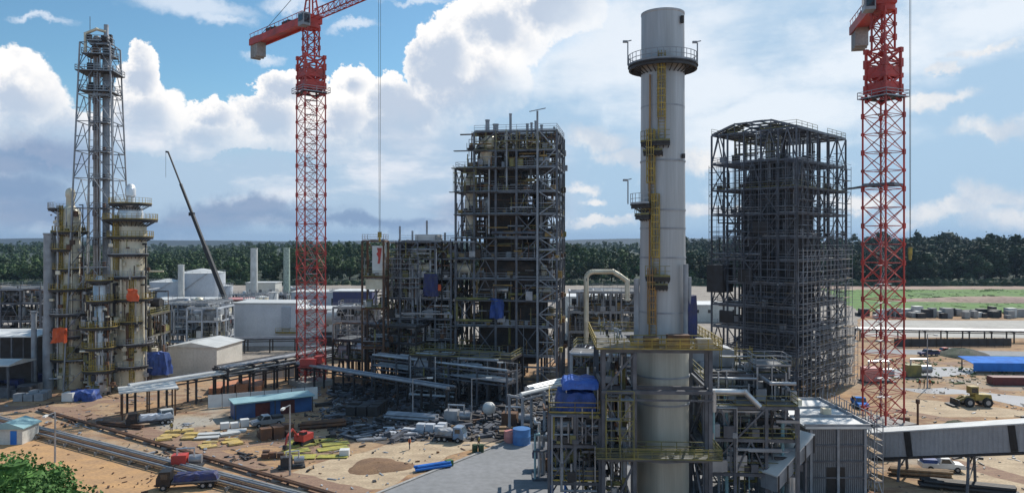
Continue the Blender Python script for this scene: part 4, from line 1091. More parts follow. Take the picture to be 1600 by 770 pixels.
# ------------------------------------------------------------------ left column cluster
def column_vessel(loc, name, label, prof, m, plats, r0, ladders=(), seed=0, npipe=8, mr=M_yel, cat='distillation column'):
    r = random.Random(seed); t = thing(name, loc, 0, label, cat)
    MB().lathe(prof, 28).build('shell', m, t)
    for (z, rr, w, a0, a1) in plats: arc_platform(t, z, rr, rr + w, a0, a1, mr if r.random() < .7 else M_galv, brackets=True)
    for (a, rr, z0, z1) in ladders: ladder(t, a, rr, z0, z1, m=mr)
    ht = prof[-1][1]
    for k in range(npipe):
        a = R(r.uniform(185, 355)); rr = r0 + r.uniform(.3, .8); z1 = r.uniform(.35, .95) * ht; z0 = r.uniform(.02, .4) * ht; x, y = rr * math.cos(a), rr * math.sin(a); q = r.choice((.1, .14, .2, .28))
        MB().path([(x * .7, y * .7, z1), (x, y, z1), (x, y, z0), (x + r.uniform(-2, 2), y - .3, z0)], q, 8).build('pipe', r.choice([M_clad, M_cream, M_galv, M_dark, M_rust]), t)
    for mm in (M_olive, M_dark, M_cream, M_galv, M_rust):
        mb = MB()
        for k in range(20):
            a = R(r.uniform(170, 370)); rr = r0 + r.uniform(.0, 1.3); z = r.uniform(0, .9) * ht; x, y = rr * math.cos(a), rr * math.sin(a); s = r.uniform(.2, .9)
            if k % 3: mb.c(x, y, z, s, s * .6, s * r.uniform(.4, 1.6))
            else: mb.bar((x, y, z), (x, y, z + s * 4), .12)
        mb.build('small_fittings', mm, t)['kind'] = 'stuff'
    return t
# slender lattice tower with risers
DT = XD(157, 152)
t = thing('derrick_tower', DT, R(9), 'tall slender lattice tower holding two riser pipes above the left columns', 'lattice tower')
def tw(z): return 7.6 - (z * 3.3 / 70)       # half width
mb = MB(); zc = [0, 6, 12, 18, 24.5, 30.5, 36.5, 42.5, 48, 54, 59.5, 65, 70]
hw = lambda z: tw(z) * .5 * 1.32
legs = [(-1, -1), (1, -1), (1, 1), (-1, 1)]
for sx, sy in legs:
    MB().bar((sx * hw(0), sy * hw(0), 0), (sx * hw(70), sy * hw(70), 70), .26).build('leg', M_lgrey, t)
for i in range(len(zc) - 1):
    za, zb = zc[i], zc[i + 1]; a, b_ = hw(za), hw(zb); mb = MB()
    for k in range(4):
        p, q = legs[k], legs[(k + 1) % 4]
        A = (p[0] * a, p[1] * a, za); A2 = (q[0] * a, q[1] * a, za); B = (p[0] * b_, p[1] * b_, zb); B2_ = (q[0] * b_, q[1] * b_, zb)
        M_ = tuple((B[j] + B2_[j]) / 2 for j in range(3))
        mb.bar(B, B2_, .15); mb.bar(A, M_, .12); mb.bar(A2, M_, .12)
        for f in (.5,):
            pa = tuple(A[j] + (M_[j] - A[j]) * f for j in range(3)); pb = tuple(A[j] + (B[j] - A[j]) * f for j in range(3)); mb.bar(pa, pb, .1)
            pa = tuple(A2[j] + (M_[j] - A2[j]) * f for j in range(3)); pb = tuple(A2[j] + (B2_[j] - A2[j]) * f for j in range(3)); mb.bar(pa, pb, .1)
    mb.build('lattice_bay', M_steel if i % 3 else M_lgrey, t)
    if i > 2:
        p_ = MB().b(-1.5, -1.6, zb - .1, 1.9, 1.0, zb + .02).build('platform', M_grate, t)
        mb = MB()
        for c_ in (((-1.5, -1.6), (1.9, -1.6)), ((1.9, -1.6), (1.9, 1.0)), ((-1.5, -1.6), (-1.5, 1.0))): rail(mb, (*c_[0], zb), (*c_[1], zb), w=.08, step=1.3)
        mb.build('guard_rail', M_galv, p_)
        mb = MB(); mb.b(-1.0, -1.5, zb - 1.6, -.4, -1.0, zb - .4); mb.b(.9, -1.5, zb + .1, 1.4, -1.0, zb + 1.0); mb.build('equipment_box', M_rust if i % 2 else M_dark, t)
MB().lathe([(.62, 0), (.62, 68), (.8, 68.2), (.8, 71), (.5, 72)], 14, (-.75, 0, 0)).build('riser_pipe', mat('brownish_insulation', (.30, .25, .21), .6, .1, (.18, .14, .12), .4), t)
MB().lathe([(.7, 0), (.7, 72), (.45, 72.5), (.45, 74.5)], 14, (1.0, .3, 0)).build('riser_pipe', M_lgrey, t)
for k, (x, y, z) in enumerate(((2.2, .5, 66), (-2.2, 0, 64), (.4, -1.4, 69))): MB().tube((x, y, 8), (x, y, z), .16, 8).build('pipe', M_galv, t)
ladder(t, 270, 2.5, 20, 66, m=M_galv, cage=False)
for z, w in ((60.2, 3.0), (64.2, 3.6), (67.8, 2.7), (70.6, 2.0)):
    p_ = MB().b(-w, -w * .9, z, w, w * .9, z + .12).build('platform', M_dark, t); mb = MB(); c = [(-w, -w * .9), (w, -w * .9), (w, w * .9), (-w, w * .9)]
    for k in range(4): rail(mb, (*c[k], z + .1), (*c[(k + 1) % 4], z + .1), w=.09, step=1.5)
    mb.build('guard_rail', M_galv, p_)
mb = MB(); r_ = random.Random(77)
for k in range(34):
    x, y, z = r_.uniform(-2.4, 1.6), r_.uniform(-2.4, 1.4), r_.choice((60.4, 64.4, 67.9, 70.7)); s = r_.uniform(.4, 1.2)
    mb.b(x, y, z, x + s, y + s * .8, z + s * r_.uniform(.8, 2))
mb.build('small_fittings', M_dark, t)['kind'] = 'stuff'
MB().path([(-2.5, -1, 68), (-2.5, -1, 72.2), (-.4, -1, 73.2), (1, 0, 73)], .3, 10).build('pipe', M_cream, t)
MB().bar((-2, 0, 71), (-2, 0, 76), .1).build('lightning_rod', M_steel, t)

column_vessel(XD(110, 150), 'distillation_column', 'cream column with small white dome, left of the lattice tower', [(2.35, 0), (2.35, 20.5), (1.9, 22), (1.9, 35), (1.75, 35.8), (1.35, 36.5), (.8, 36.9), (.75, 38.6), (.9, 38.9), (.9, 39.8), (.7, 40.3), (.3, 40.6)], M_cream,
              [(6, 2.4, 1.3, 190, 350), (10.5, 2.4, 1.2, 170, 330), (15, 2.4, 1.4, 200, 380), (20, 2.4, 1.6, 150, 400), (24, 1.95, 1.3, 200, 330), (28, 1.95, 1.6, 180, 300), (31.5, 1.95, 1.3, 200, 380), (36.2, 1.6, 2.4, 120, 260)], 2.3, [(285, 2.5, 0, 20), (255, 2.1, 20, 36)], 1, 12)
column_vessel(XD(204, 150), 'distillation_column', 'widest column at left, topped with wide ring platforms and a silver dome', [(3.0, 0), (3.0, 32.8), (2.2, 33.6), (1.9, 34.0), (1.8, 34.3)], M_cream,
              [(4.5, 3, 1.1, 190, 350), (9, 3, 1.4, 200, 400), (13.5, 3, 1.1, 180, 330), (18, 3, 1.2, 200, 380), (22.5, 3, 1.1, 170, 340), (27, 3, 1.2, 190, 350), (30.5, 3, 1.3, 0, 360), (34, 2.2, 2.9, 0, 360), (37.2, 1.7, 2.3, 120, 380)], 3, [(300, 3.2, 0, 22), (250, 3.2, 22, 34)], 2, 14)
MB().lathe([(2.35, 34.3), (2.4, 35.4), (2.15, 36.4), (1.5, 37.2), (.75, 37.5), (.72, 38.8), (1.0, 39.0), (1.0, 40.4), (.8, 41.0), (.35, 41.4)], 24).build('silver_dome', mat('bright_silver', (.82, .82, .82), .3, .4, (.7, .7, .7), .5), bpy.data.objects['distillation_column.001'])
column_vessel(XD(156, 144), 'distillation_column', 'short pale column standing at the foot of the lattice tower', [(1.9, 0), (1.9, 12.5), (1.5, 14), (1.2, 14.4), (1.2, 22), (.5, 23)], M_clad,
              [(4.6, 1.9, 1.2, 180, 360), (9, 1.9, 1.2, 190, 370), (13, 1.9, 1.6, 150, 390), (18, 1.2, 1.2, 180, 380), (22, 1.2, 1.2, 150, 390)], 1.8, [(265, 2.1, 0, 13)], 3, 8)
tag(MB().lathe([(.9, 0), (.9, 31), (1.0, 31.1), (1.0, 31.4)], 18, XD(76, 148)).build('vent_chimney', M_lgrey), 'plain silver chimney at far left, just left of the domed column', 'chimney')
t = thing('column_frame', XD(70, 157), R(3), 'rusty scaffolded steel frame wrapped around the feet of the left columns', 'steel frame')
steel_frame(t, [0, 4.4, 8.8, 13.2, 17.6, 22], [0, 5, 10], [4.6, 9.2, 13.8, 18.4, 23], 91, top=lambda x, y: 13.8 if x < 4 or x > 20 else (23 if 8 < x < 17 else 18.4), m=mat('olive_grey_steel', (.14, .13, .10), .6, .1, (.08, .065, .05), .5),
            colw=.36, deck=.4, brace=.3, npipe=60, nvess=8, nfit=110, mrail=M_olive, pipe_mats=[M_cream, M_clad, M_rust, M_dark, M_olive, M_galv], fitmats=(M_olive, M_dark, M_cream, M_rust, M_galv))
scaffold(t, (10, -3), (16, -3), 0, 12, 1.2, M_olive, lift=2, seed=41, planks=.7, w=.1)
scaffold(t, (17, -2.4), (21.5, -2.4), 0, 13, 1.2, M_yel, lift=2, seed=42, planks=.7, w=.1)
for (px_, py_, D_, w, h, lab) in ((92, 524, 145, 2.6, 2.8, 'torn orange red sheet tied low on the cream column at far left'), (208, 461, 143, 1.9, 2.2, 'small orange sheet on the railing of the widest left column')):
    p = P(px_, py_, D_); tag(tarp(MB(), p.x - w / 2, p.x + w / 2, p.y - .4, p.y + .2, p.z - h / 2, p.z + h / 2, px_, n=5, amp=.2).build('tarpaulin', M_orange), lab, 'tarpaulin')
p = G(126, 626); tag(tarp(MB(), p.x - 2.2, p.x + 2.4, p.y - .5, p.y + 2.5, 0.02, 1.7, 5, n=8, amp=.25).build('tarpaulin', M_blue), 'blue sheet over a low heap on the sand before the left columns', 'tarpaulin')
p = XD(244, 152, 0); tag(tarp(MB(), p.x - 2.1, p.x + 2.1, p.y, p.y + 2, 2.2, 6.6, 6, n=7, amp=.3).build('tarpaulin', M_blue), 'bulky blue sheet hung between the widest left column and pale shed', 'tarpaulin')
MBt = MB()
for sx in (-1.9, 1.9): MBt.b(p.x + sx - .1, p.y + .8, 0, p.x + sx + .1, p.y + 1, 5)
MBt.b(p.x - 2.3, p.y + .1, 2.0, p.x + 2.3, p.y + 2, 2.18)
tag(MBt.build('stand', M_steel), 'steel stand under the bulky hung blue sheet', 'stand')

# open shed at the far left
def open_shed(loc, rz, label, w, d, h, m_roof, seed, fill=50):
    t = thing('open_shed', loc, rz, label, 'shed'); r = random.Random(seed)
    for i in range(int(w / 5) + 1):
        for y in (0, d): MB().b(i * 5 - .15, y - .15, 0, i * 5 + .15, y + .15, h).build('post', M_steel, t)
    mb = MB(); mb.prism([(-.5, h), (d + .5, h), (d + .5, h + .25), (d / 2, h + .9), (-.5, h + .25)], 'x', -.5, int(w / 5) * 5 + .5); mb.build('roof', m_roof, t)
    MB().b(0, d - .1, 0, int(w / 5) * 5, d + .05, h - .5).build('back_wall', M_dark, t)
    for mm in (M_dark, M_steel, M_galv, M_navy):
        mb = MB()
        for k in range(fill // 4):
            x, y = r.uniform(0, w - 2), r.uniform(.4, d - 2); s = r.uniform(.6, 2.0); mb.b(x, y, 0, x + s * 1.4, y + s, s * r.uniform(.6, 1.4))
        mb.build('stored_goods', mm, t)['kind'] = 'stuff'
    return t
open_shed(XD(-60, 150), R(2), 'open dark shed with white roof at the far left edge', 17, 12, 10.2, M_white, 1)
open_shed(XD(-70, 139), 0, 'lower open shed with thin pale roof before the far left shed', 13.5, 7, 6.2, M_roofw, 2)
t = thing('process_structure', XD(-30, 185), 0, 'dark pipe structure at the far left behind the white roofed shed', 'process structure')
steel_frame(t, [0, 5, 10, 15], [0, 6, 12], [5, 9.5, 14, 17.5], 95, m=M_steel, deck=.5, npipe=50, nvess=10, nfit=80, mrail=M_galv)
for k, px_ in enumerate((53, 71)):
    tag(MB().lathe([(.5, 0), (.5, 15.3 - k), (.6, 15.4 - k), (.6, 15.7 - k)], 12, XD(px_, 148.5 if k == 0 else 148)).build('vent_chimney', M_lgrey), ('taller', 'shorter')[k] + ' of two thin silver flues rising by the far left shed', 'chimney')
# frames between the columns and the storage area
for (px_, D_, w, d, lv_, sd_, lab, mm) in ((232, 195, 4, 3, [5, 9.5, 13], 101, 'pale pipework frame behind the widest left column', M_lgrey), (292, 190, 2, 2, [4.5, 9, 12.4], 102, 'bluish pipe frame left of the big grey box building', M_wallg),
                                         (240, 240, 5, 2, [4, 7.5], 103, 'distant pale pipework before the two round tanks', M_lgrey), (520, 190, 3, 2, [4.5, 9, 12.5], 104, 'pale pipe frame right of the grey box building', M_lgrey)):
    t = thing('pipework_structure', XD(px_, D_), R(-3), lab, 'pipework')
    steel_frame(t, [4 * i for i in range(w + 1)], [5 * i for i in range(d + 1)], lv_, sd_, m=mm, colw=.35, deck=.5, brace=.3, npipe=40, nvess=10, nfit=60, mrail=M_galv, pipe_mats=[M_clad, M_galv, M_white, M_cream, M_lgrey], fitmats=(M_galv, M_white, M_dark, M_lgrey))

# ------------------------------------------------------------------ storage area and buildings
def storage_tank(loc, r, h, label, roof=.18, m=M_wallg, group=None):
    t = thing('storage_tank', loc, 0, label, 'tank', group)
    MB().lathe([(r, 0), (r, h)], 40).build('shell', m, t)
    MB().lathe([(r + .15, h), (r + .15, h + .15), (r * .06, h + r * roof), (.1, h + r * roof + .05)], 40).build('roof', M_roofw, t)
    mb = MB(); n = 20
    for i in range(n):
        a, b_ = 2 * math.pi * i / n, 2 * math.pi * (i + 1) / n
        pa, pb = (r * math.cos(a), r * math.sin(a), h + .15), (r * math.cos(b_), r * math.sin(b_), h + .15)
        mb.bar(pa, (pa[0], pa[1], h + 1.2), .09); mb.bar((pa[0], pa[1], h + 1.2), (pb[0], pb[1], h + 1.2), .08)
    mb.build('guard_rail', M_galv, t)
    mb = MB()
    for i in range(14):
        a, b_ = R(220 + i * 6), R(226 + i * 6); mb.bar(((r + .4) * math.cos(a), (r + .4) * math.sin(a), h * i / 14), ((r + .4) * math.cos(b_), (r + .4) * math.sin(b_), h * (i + 1) / 14), .3, .3)
    mb.build('stair', M_galv, t)
storage_tank(XD(262, 385), 8.6, 8.3, 'low round grey tank, leftmost of the storage tanks before the wood')
storage_tank(XD(316, 392), 11.6, 12.6, 'biggest round tank with pale cone roof, behind the boom crane', .2)
storage_tank(XD(353, 370), 3.4, 7, 'small round tank just right of the biggest tank')
storage_tank(XD(427, 262), 1.7, 11.3, 'slim white upright tank behind the big grey box building', .3, M_white)
storage_tank(XD(392, 225), 2.2, 11.8, 'white round tank peeping over the left of the box building roof', .25, M_white)
storage_tank(XD(409, 228), 2.0, 12.3, 'cream round tank peeping over the middle of the box building roof', .3, M_cream)
def building(loc, rz, w, d, h, label, m, mr=M_roofw, win=0, pitched=False, door=True, extra=None, parapet=True):
    t = thing('industrial_building', loc, rz, label, 'building')
    wl = MB().b(0, 0, 0, w, d, h).build('wall', m, t)
    if pitched: MB().prism([(-.4, h), (w + .4, h), (w / 2, h + w * .09)], 'y', -.4, d + .4).build('roof', mr, t)
    else: MB().b(-.3, -.3, h, w + .3, d + .3, h + .35).build('roof', mr, t)
    if door: MB().b(w * .6, -.08, 0, w * .6 + min(4, w * .3), -.003, min(4, h * .6)).build('door', M_dark, t)
    for k in range(win): x = w * (k + .5) / win; MB().b(x - .6, -.06, h * .55, x + .6, -.003, h * .55 + 1.2).build('window', M_glass, t)
    mb = MB()
    for k in range(1, int(w / 3)): mb.b(k * 3 - .05, -.05, .1, k * 3 + .05, -.004, h - .1)
    if mb.v: mb.build('panel_joint', m, wl)
    return t
bb = building(XD(365, 209), R(-3), 18.3, 11, 11.9, 'big plain blue grey box building behind the long pipe rack', mat('box_building_panel', (.74, .76, .80), .6, 0, (.64, .66, .70), .25, fine=.05), door=False)
MB().b(12.5, -1.2, 3.8, 18.6, -.01, 4.1).build('walkway', M_yel, bb); mb = MB(); rail(mb, (12.5, -1.15, 4.1), (18.6, -1.15, 4.1), w=.08); mb.build('guard_rail', M_yel, bb)
MB().b(14, -.5, 5, 16.5, -.01, 11).build('duct', M_wallg, bb)
building(XD(466, 209), R(-3), 11, 10, 10.2, 'white lower block joined to the right of the grey box building', M_white, win=2)
building(XD(262, 163), R(-6), 11.4, 12, 6.4, 'pale corrugated shed with light pitched roof beside the bulky blue sheet', M_wallp, pitched=True, door=False)
building(XD(232, 300), 0, 25, 14, 5.4, 'long low building with cream roof below the round tanks', M_wallp, win=6)
building(XD(232, 262), 0, 27, 10, 6.8, 'long low white roofed building left of the boom crane', M_wallg, M_white, win=5)
building(XD(384, 350), 0, 14, 10, 9.5, 'boxy pale building under the left distant chimney', M_wallp, win=3)
building(XD(455, 330), 0, 30, 16, 6.5, 'long grey building behind the left crane mast', M_wallg, win=7)
building(XD(520, 300), 0, 16, 12, 9.0, 'dark walled building with white roof right of the left crane', M_navy, M_white, win=2)
building(XD(350, 290), 0, 12, 9, 6.4, 'small brown walled building with pink roof behind the boom crane', M_rust, M_pink, win=2)
building(XD(885, 290), 0, 22, 16, 7.5, 'white roofed building seen between the central tower and stack', M_wallp, M_white, win=4)
building(XD(1080, 270), 0, 18, 16, 6, 'low pale building seen between the stack and boiler house', M_wallp, M_white, win=4)
building(XD(888, 225), 0, 14, 12, 4.6, 'low cream roofed shed right behind the central tower', M_wallp, M_cream, win=3)
for (px_, D_, r, h, lab) in ((397, 345, 1.7, 25.8, 'pale distant chimney rising left of the red crane'), (448, 330, 1.5, 26.2, 'pale greenish distant chimney nearest the left red crane'), (283, 372, 1.6, 17.2, 'short white silo between the two round tanks')):
    tag(MB().lathe([(r, 0), (r * .92, h), (r, h + .05), (r, h + .4)], 18, XD(px_, D_)).build('distant_chimney', M_roofw if px_ != 448 else mat('pale_green_paint', (.42, .50, .42), .6)), lab, 'chimney')
t = thing('vessel_bank', XD(512, 200), R(-3), 'two pale horizontal vessels on saddles right of the box building', 'vessels')
for k in range(2):
    MB().tube((0, k * 4, 9), (10, k * 4, 9), 1.9, 20).build('horizontal_vessel', M_roofw, t)
    for x in (2, 8): MB().b(x - .3, k * 4 - 1.3, 0, x + .3, k * 4 + 1.3, 8.2).build('saddle', M_conc, t)
# more small far plant
rp = random.Random(51); marks = ['left of the far chimneys', 'below the left far chimney', 'between the two far chimneys', 'by the right far chimney', 'behind the left crane mast', 'left of the rusty hoist frame', 'beyond the low process structure']
for k, px_ in enumerate((358, 386, 418, 442, 468, 515, 548)):
    t = thing('distant_pipework', XD(px_, 300 + rp.uniform(0, 60)), 0, 'distant pale frame of pipes ' + marks[k], 'pipework')
    steel_frame(t, [0, 4, 8], [0, 5], [3.5, 5.5 + rp.uniform(0, 2)], 200 + k, m=M_lgrey, colw=.35, deck=.6, brace=.4, npipe=10, nvess=4, nfit=16, mrail=M_galv, fitmats=(M_white, M_lgrey, M_dark))
# long pipe racks and canopies
pipe_rack('pipe_rack', 'long pale topped pipe rack slanting up behind the truck canopy', XD(205, 127), XD(492, 157), 3, [4.4], 7, m=M_dark, npipe=5, pmats=[M_roofw, M_galv, M_lgrey], span=5.5)
pipe_rack('pipe_rack', 'upper dark pipe rack between the pale shed and left crane', XD(345, 140), XD(520, 166), 4, [3.8, 5.4], 8, m=M_dark, npipe=6, pmats=[M_steel, M_galv, M_dark, M_lgrey])
pipe_rack('pipe_rack', 'dark pipe rack along the foot of the grey box building', XD(345, 196), XD(540, 200), 4, [3.4], 9, m=M_dark, npipe=6, pmats=[M_steel, M_dark, M_lgrey])
pipe_rack('pipe_rack', 'dark elevated rack stretching across the yard behind the right crane', XD(1340, 222), XD(1720, 214), 4, [3.0], 10, m=M_dark, npipe=5, pmats=[M_lgrey, M_galv, M_dark])
t = thing('truck_canopy', XD(190, 122), R(30), 'small steel canopy with pale roof over a parked flatbed', 'canopy')
for x in (0, 4, 8):
    for y in (0, 5): MB().b(x, y, 0, x + .25, y + .25, 4.6).build('post', M_rust, t)
MB().b(-.4, -.4, 4.6, 8.6, 5.6, 4.8).build('roof', M_roofw, t)
t = thing('long_shelter', XD(366, 123), R(31), 'long blue walled shelter with flat pale roof, mid left', 'shelter')
mb = MB(); mb.b(0, 0, 0, 13, 3.5, 2.7); mb.build('wall', mat('blue_container_paint', (.03, .10, .26), .5, 0, (.02, .06, .17), .6), t)
MB().b(-.3, -1.0, 2.7, 13.3, 3.8, 2.9).build('roof', M_teal, t)
for x in (3.4, 7.6): MB().b(x, -.06, 0, x + 2.4, -.003, 2.3).build('door', mat('dark_red_door', (.10, .02, .02), .6), t)
for x in (0, 6.4, 12.8): MB().b(x, -.95, 0, x + .15, -.8, 2.68).build('post', M_dark, t)
t = thing('sheet_stack', XD(326, 143), R(14), 'wide low stack of terracotta sheets behind the long blue shelter', 'stack of sheets')
for k in range(4): MB().b(k * 2.5, 0, 0, k * 2.5 + 2.2, 7, 1.2 + .3 * (k % 3)).build('sheet_pile', M_terra, t)
def hoarding(loc, rz, n, label, m):
    t = thing('site_fence', loc, rz, label, 'fence')
    for k in range(n): MB().b(k * 2.4, 0, .1, k * 2.4 + 2.3, .08, 2.4).build('panel', m, t); MB().b(k * 2.4 - .06, .1, 0, k * 2.4 + .04, .2, 2.6).build('post', M_dark, t)
hoarding(XD(325, 131), R(24), 8, 'white panel fence before the terracotta sheet stack', M_white)
hoarding(XD(388, 158), R(20), 7, 'row of pale grey panels below the upper dark pipe rack', M_roofw)
hoarding(XD(1398, 206), R(2), 14, 'low dark panel fence along the road behind the right crane', M_dark)

# ------------------------------------------------------------------ boom crane
BD = 262
tip = P(263, 238, BD); ft = P(356, 482, BD - 4); gl = Vector((ft.x, ft.y, 0))
t = thing('mobile_crane', gl, 0, 'black telescopic boom crane leaning left behind the grey box building', 'mobile crane')
a = Vector((1.5, 0, 3.2)); b_ = tip - gl
for k, (f0, f1, w) in enumerate(((0, .42, 1.25), (.42, .62, .95), (.62, .80, .7), (.80, 1.0, .42))):
    MB().bar(a.lerp(b_, f0), a.lerp(b_, f1 + .005), w, w * 1.1).build('boom_section', M_black, t)
mb = MB(); mb.bar(b_, b_ + Vector((-.9, 0, .2)), .6); mb.bar(a.lerp(b_, .62) + Vector((-1, 0, 0)), a.lerp(b_, .62) + Vector((.6, 0, 0)), 1.6, 1.2); mb.build('boom_head', M_black, t)
MB().bar(b_ + Vector((-.9, 0, 0)), b_ + Vector((-.9, 0, -9)), .08).build('hoist_rope', M_black, t)
MB().b(-7, -1.5, .9, 7, 1.5, 2.2).build('chassis', M_orange, t)
MB().b(-1, -1.4, 2.2, 4.5, 1.4, 4.4).build('turntable_housing', M_orange, t); MB().b(5, -1.3, 2.2, 7, 1.3, 4.2).build('cab', M_orange, t)
for x in (-5.5, -3.5, 3.5, 5.5):
    for y in (-1.4, 1.4): MB().tube((x, y - .25, .75), (x, y + .25, .75), .75, 16).build('wheel', M_tyre, t)

# ------------------------------------------------------------------ vehicles
def wheel(t, x, y, r=.5, w=.3):
    o = MB().tube((x, y - w / 2, r), (x, y + w / 2, r), r, 18).build('wheel', M_tyre, t)
    MB().tube((x, y - w / 2 - .02, r), (x, y + w / 2 + .02, r), r * .5, 12).build('rim', M_galv, o)
def truck(loc, rz, label, mcab, mload, l=9, load=True, kind='truck'):
    t = thing('flatbed_truck', loc, rz, label, kind); t.scale = (.78, .78, .78)
    MB().prism([(0, .7), (2.1, .7), (2.1, 2.9), (.5, 2.9), (.05, 1.8)], 'y', -1.2, 1.2).build('cab', mcab, t)
    MB().prism([(.06, 1.85), (.48, 2.75), (.44, 2.77), (.0, 1.87)], 'y', -1.05, 1.05).build('windscreen', M_glass, t)
    for y in (-1.22, 1.2): MB().b(.7, y, 1.8, 1.7, y + .02, 2.6).build('side_window', M_glass, t)
    for y in (-.95, .65): MB().b(-.04, y, .9, .0, y + .3, 1.15).build('headlight', M_white, t)
    MB().b(2.2, -1.2, 1.0, l, 1.2, 1.25).build('flatbed', M_steel, t); MB().b(.3, -.5, .6, l - .2, .5, .98).build('chassis', M_dark, t)
    if load:
        tarp(MB(), 2.5, l - .3, -1.05, 1.05, 1.26, 2.2, int(l * 7), n=8, amp=.14).build('load', mload, t)
    for x in (1.1, l - 2.2, l - 1.1):
        for y in (-1.1, 1.1): wheel(t, x, y)
    return t
truck(G(262, 662), R(125), 'white cabbed truck parked facing us beside the steel canopy', M_roofw, M_dark, 7)
truck(G(196, 668), R(30), 'dark flatbed loaded with bluish crates under the canopy', M_black, M_wallg, 9)
truck(G(727, 690), R(165), 'blue truck parked on the sand edge before the central tower', mat('dusty_blue_paint', (.14, .25, .42), .6, 0, (.2, .22, .24), 1.2), M_lgrey, 6)
truck(G(246, 764), R(12), 'dark truck with blue sheeted load at the bottom of the photo', M_black, M_navy, 9)
def pickup(loc, rz, label, m, mload):
    t = thing('pickup_truck', loc, rz, label, 'pickup')
    MB().prism([(0, .45), (5.2, .45), (5.2, 1.05), (3.0, 1.05), (2.8, 1.1), (1.5, 1.1), (.2, 1.0), (0, .85)], 'y', -.9, .9).build('body', m, t)
    MB().prism([(1.3, 1.1), (3.1, 1.1), (2.9, 1.75), (1.8, 1.75)], 'y', -.82, .82).build('cabin', m, t)
    MB().prism([(1.22, 1.15), (1.30, 1.15), (1.78, 1.7), (1.72, 1.72)], 'y', -.75, .75).build('windscreen', M_glass, t)
    for y in (-.84, .82): MB().prism([(1.6, 1.15), (2.9, 1.15), (2.8, 1.65), (1.95, 1.65)], 'y', y, y + .02).build('side_window', M_glass, t)
    MB().b(3.3, -.75, 1.05, 5.0, .75, 1.5).build('load', mload, t)
    for y in (-.8, .5): MB().b(-.03, y, .7, .0, y + .3, .88).build('headlight', M_white, t)
    for x in (1.0, 4.2):
        for y in (-.85, .85): wheel(t, x, y, .37, .22)
    return t
pickup(G(1505, 736), R(170), 'white pickup with a blue load parked below the conveyor gallery', M_white, M_blue)
pickup(G(1437, 556), R(10), 'dark blue pickup parked near the road behind the right crane', M_navy, M_dark)
pickup(G(1462, 553), R(0), 'red pickup parked by the road behind the right crane', M_red, M_white)
pickup(G(392, 668), R(35), 'pale pickup parked at the near end of the long blue shelter', M_galv, M_dark)
pickup(G(1350, 640), R(80), 'blue pickup parked behind the foot of the right crane', M_lblue, M_dark)
t = thing('wheel_loader', G(1546, 634), R(178), 'dusty yellow wheel loader on the sandy ground at right', 'loader')
MB().prism([(0, 1.2), (3, 1.2), (3, 2.3), (.2, 2.2)], 'y', -.9, .9).build('engine_body', M_yel, t); MB().b(3.0, -.75, 1.1, 4.6, .75, 1.8).build('front_frame', M_yel, t)
cb = MB().b(2.3, -.7, 2.3, 3.7, .7, 3.6).build('cab', M_yel, t); MB().b(2.45, -.72, 2.5, 3.55, .72, 3.35).build('window', M_glass, cb)
for y in (-.6, .6): MB().bar((4.2, y, 1.7), (6.2, y, .9), .25, .35).build('lift_arm', M_yel, t)
MB().prism([(6.0, .2), (7.3, .15), (7.2, .3), (6.3, .4), (6.2, 1.3), (6.0, 1.3)], 'y', -1.4, 1.4).build('bucket', M_dark, t)
for x in (1.0, 4.2):
    for y in (-1.15, 1.15): wheel(t, x, y, .85, .5)
t = thing('excavator', G(474, 694), R(250), 'small red excavator with black tracks on dark ground before the left crane', 'excavator')
t.scale = (.7, .7, .7)
for y in (-1.2, .7): MB().prism([(-1.8, .1), (1.8, .1), (2.1, .5), (1.8, .9), (-1.8, .9), (-2.1, .5)], 'y', y, y + .5).build('track', M_tyre, t)
MB().b(-1.9, -1.2, 1.0, 1.6, 1.2, 2.3).build('engine_body', M_red, t); cb = MB().b(.2, .1, 2.3, 1.6, 1.15, 3.1).build('cab', M_red, t); MB().b(.35, .08, 2.4, 1.62, 1.17, 2.95).build('window', M_glass, cb)
MB().path([(1.3, -.3, 1.8), (3.3, -.3, 4.0), (5.0, -.3, 3.0), (5.6, -.3, 1.2)], .2, 8).build('boom', M_red, t); MB().prism([(5.3, .3), (6.1, .5), (5.9, 1.3), (5.4, 1.3)], 'y', -.7, .1).build('bucket', M_dark, t)

t = thing('blue_roof_shelter', XD(1522, 166), R(-3), 'long bright blue roofed shelter at the right edge', 'shelter')
for k in range(5):
    for y in (0, 5): MB().b(k * 6, y, 0, k * 6 + .2, y + .2, 2.2).build('post', M_dark, t)
MB().prism([(-.6, 2.2), (5.8, 2.9), (5.8, 3.0), (-.6, 2.3)], 'x', -.5, 25).build('roof', M_lblue, t); MB().b(-.5, -.63, .6, 25, -.60, 2.45).build('fascia', M_lblue, t)
t = thing('shipping_container', XD(1552, 152), R(-3), 'dark red container under the bright blue roof at right', 'container')
MB().b(0, 0, .1, 12, 2.4, 1.7).build('body', mat('dark_red_container', (.16, .03, .025), .6, 0, (.1, .02, .02), .8), t)
MB().b(12.003, .1, .2, 12.05, 2.3, 1.6).build('door', M_rust, t)

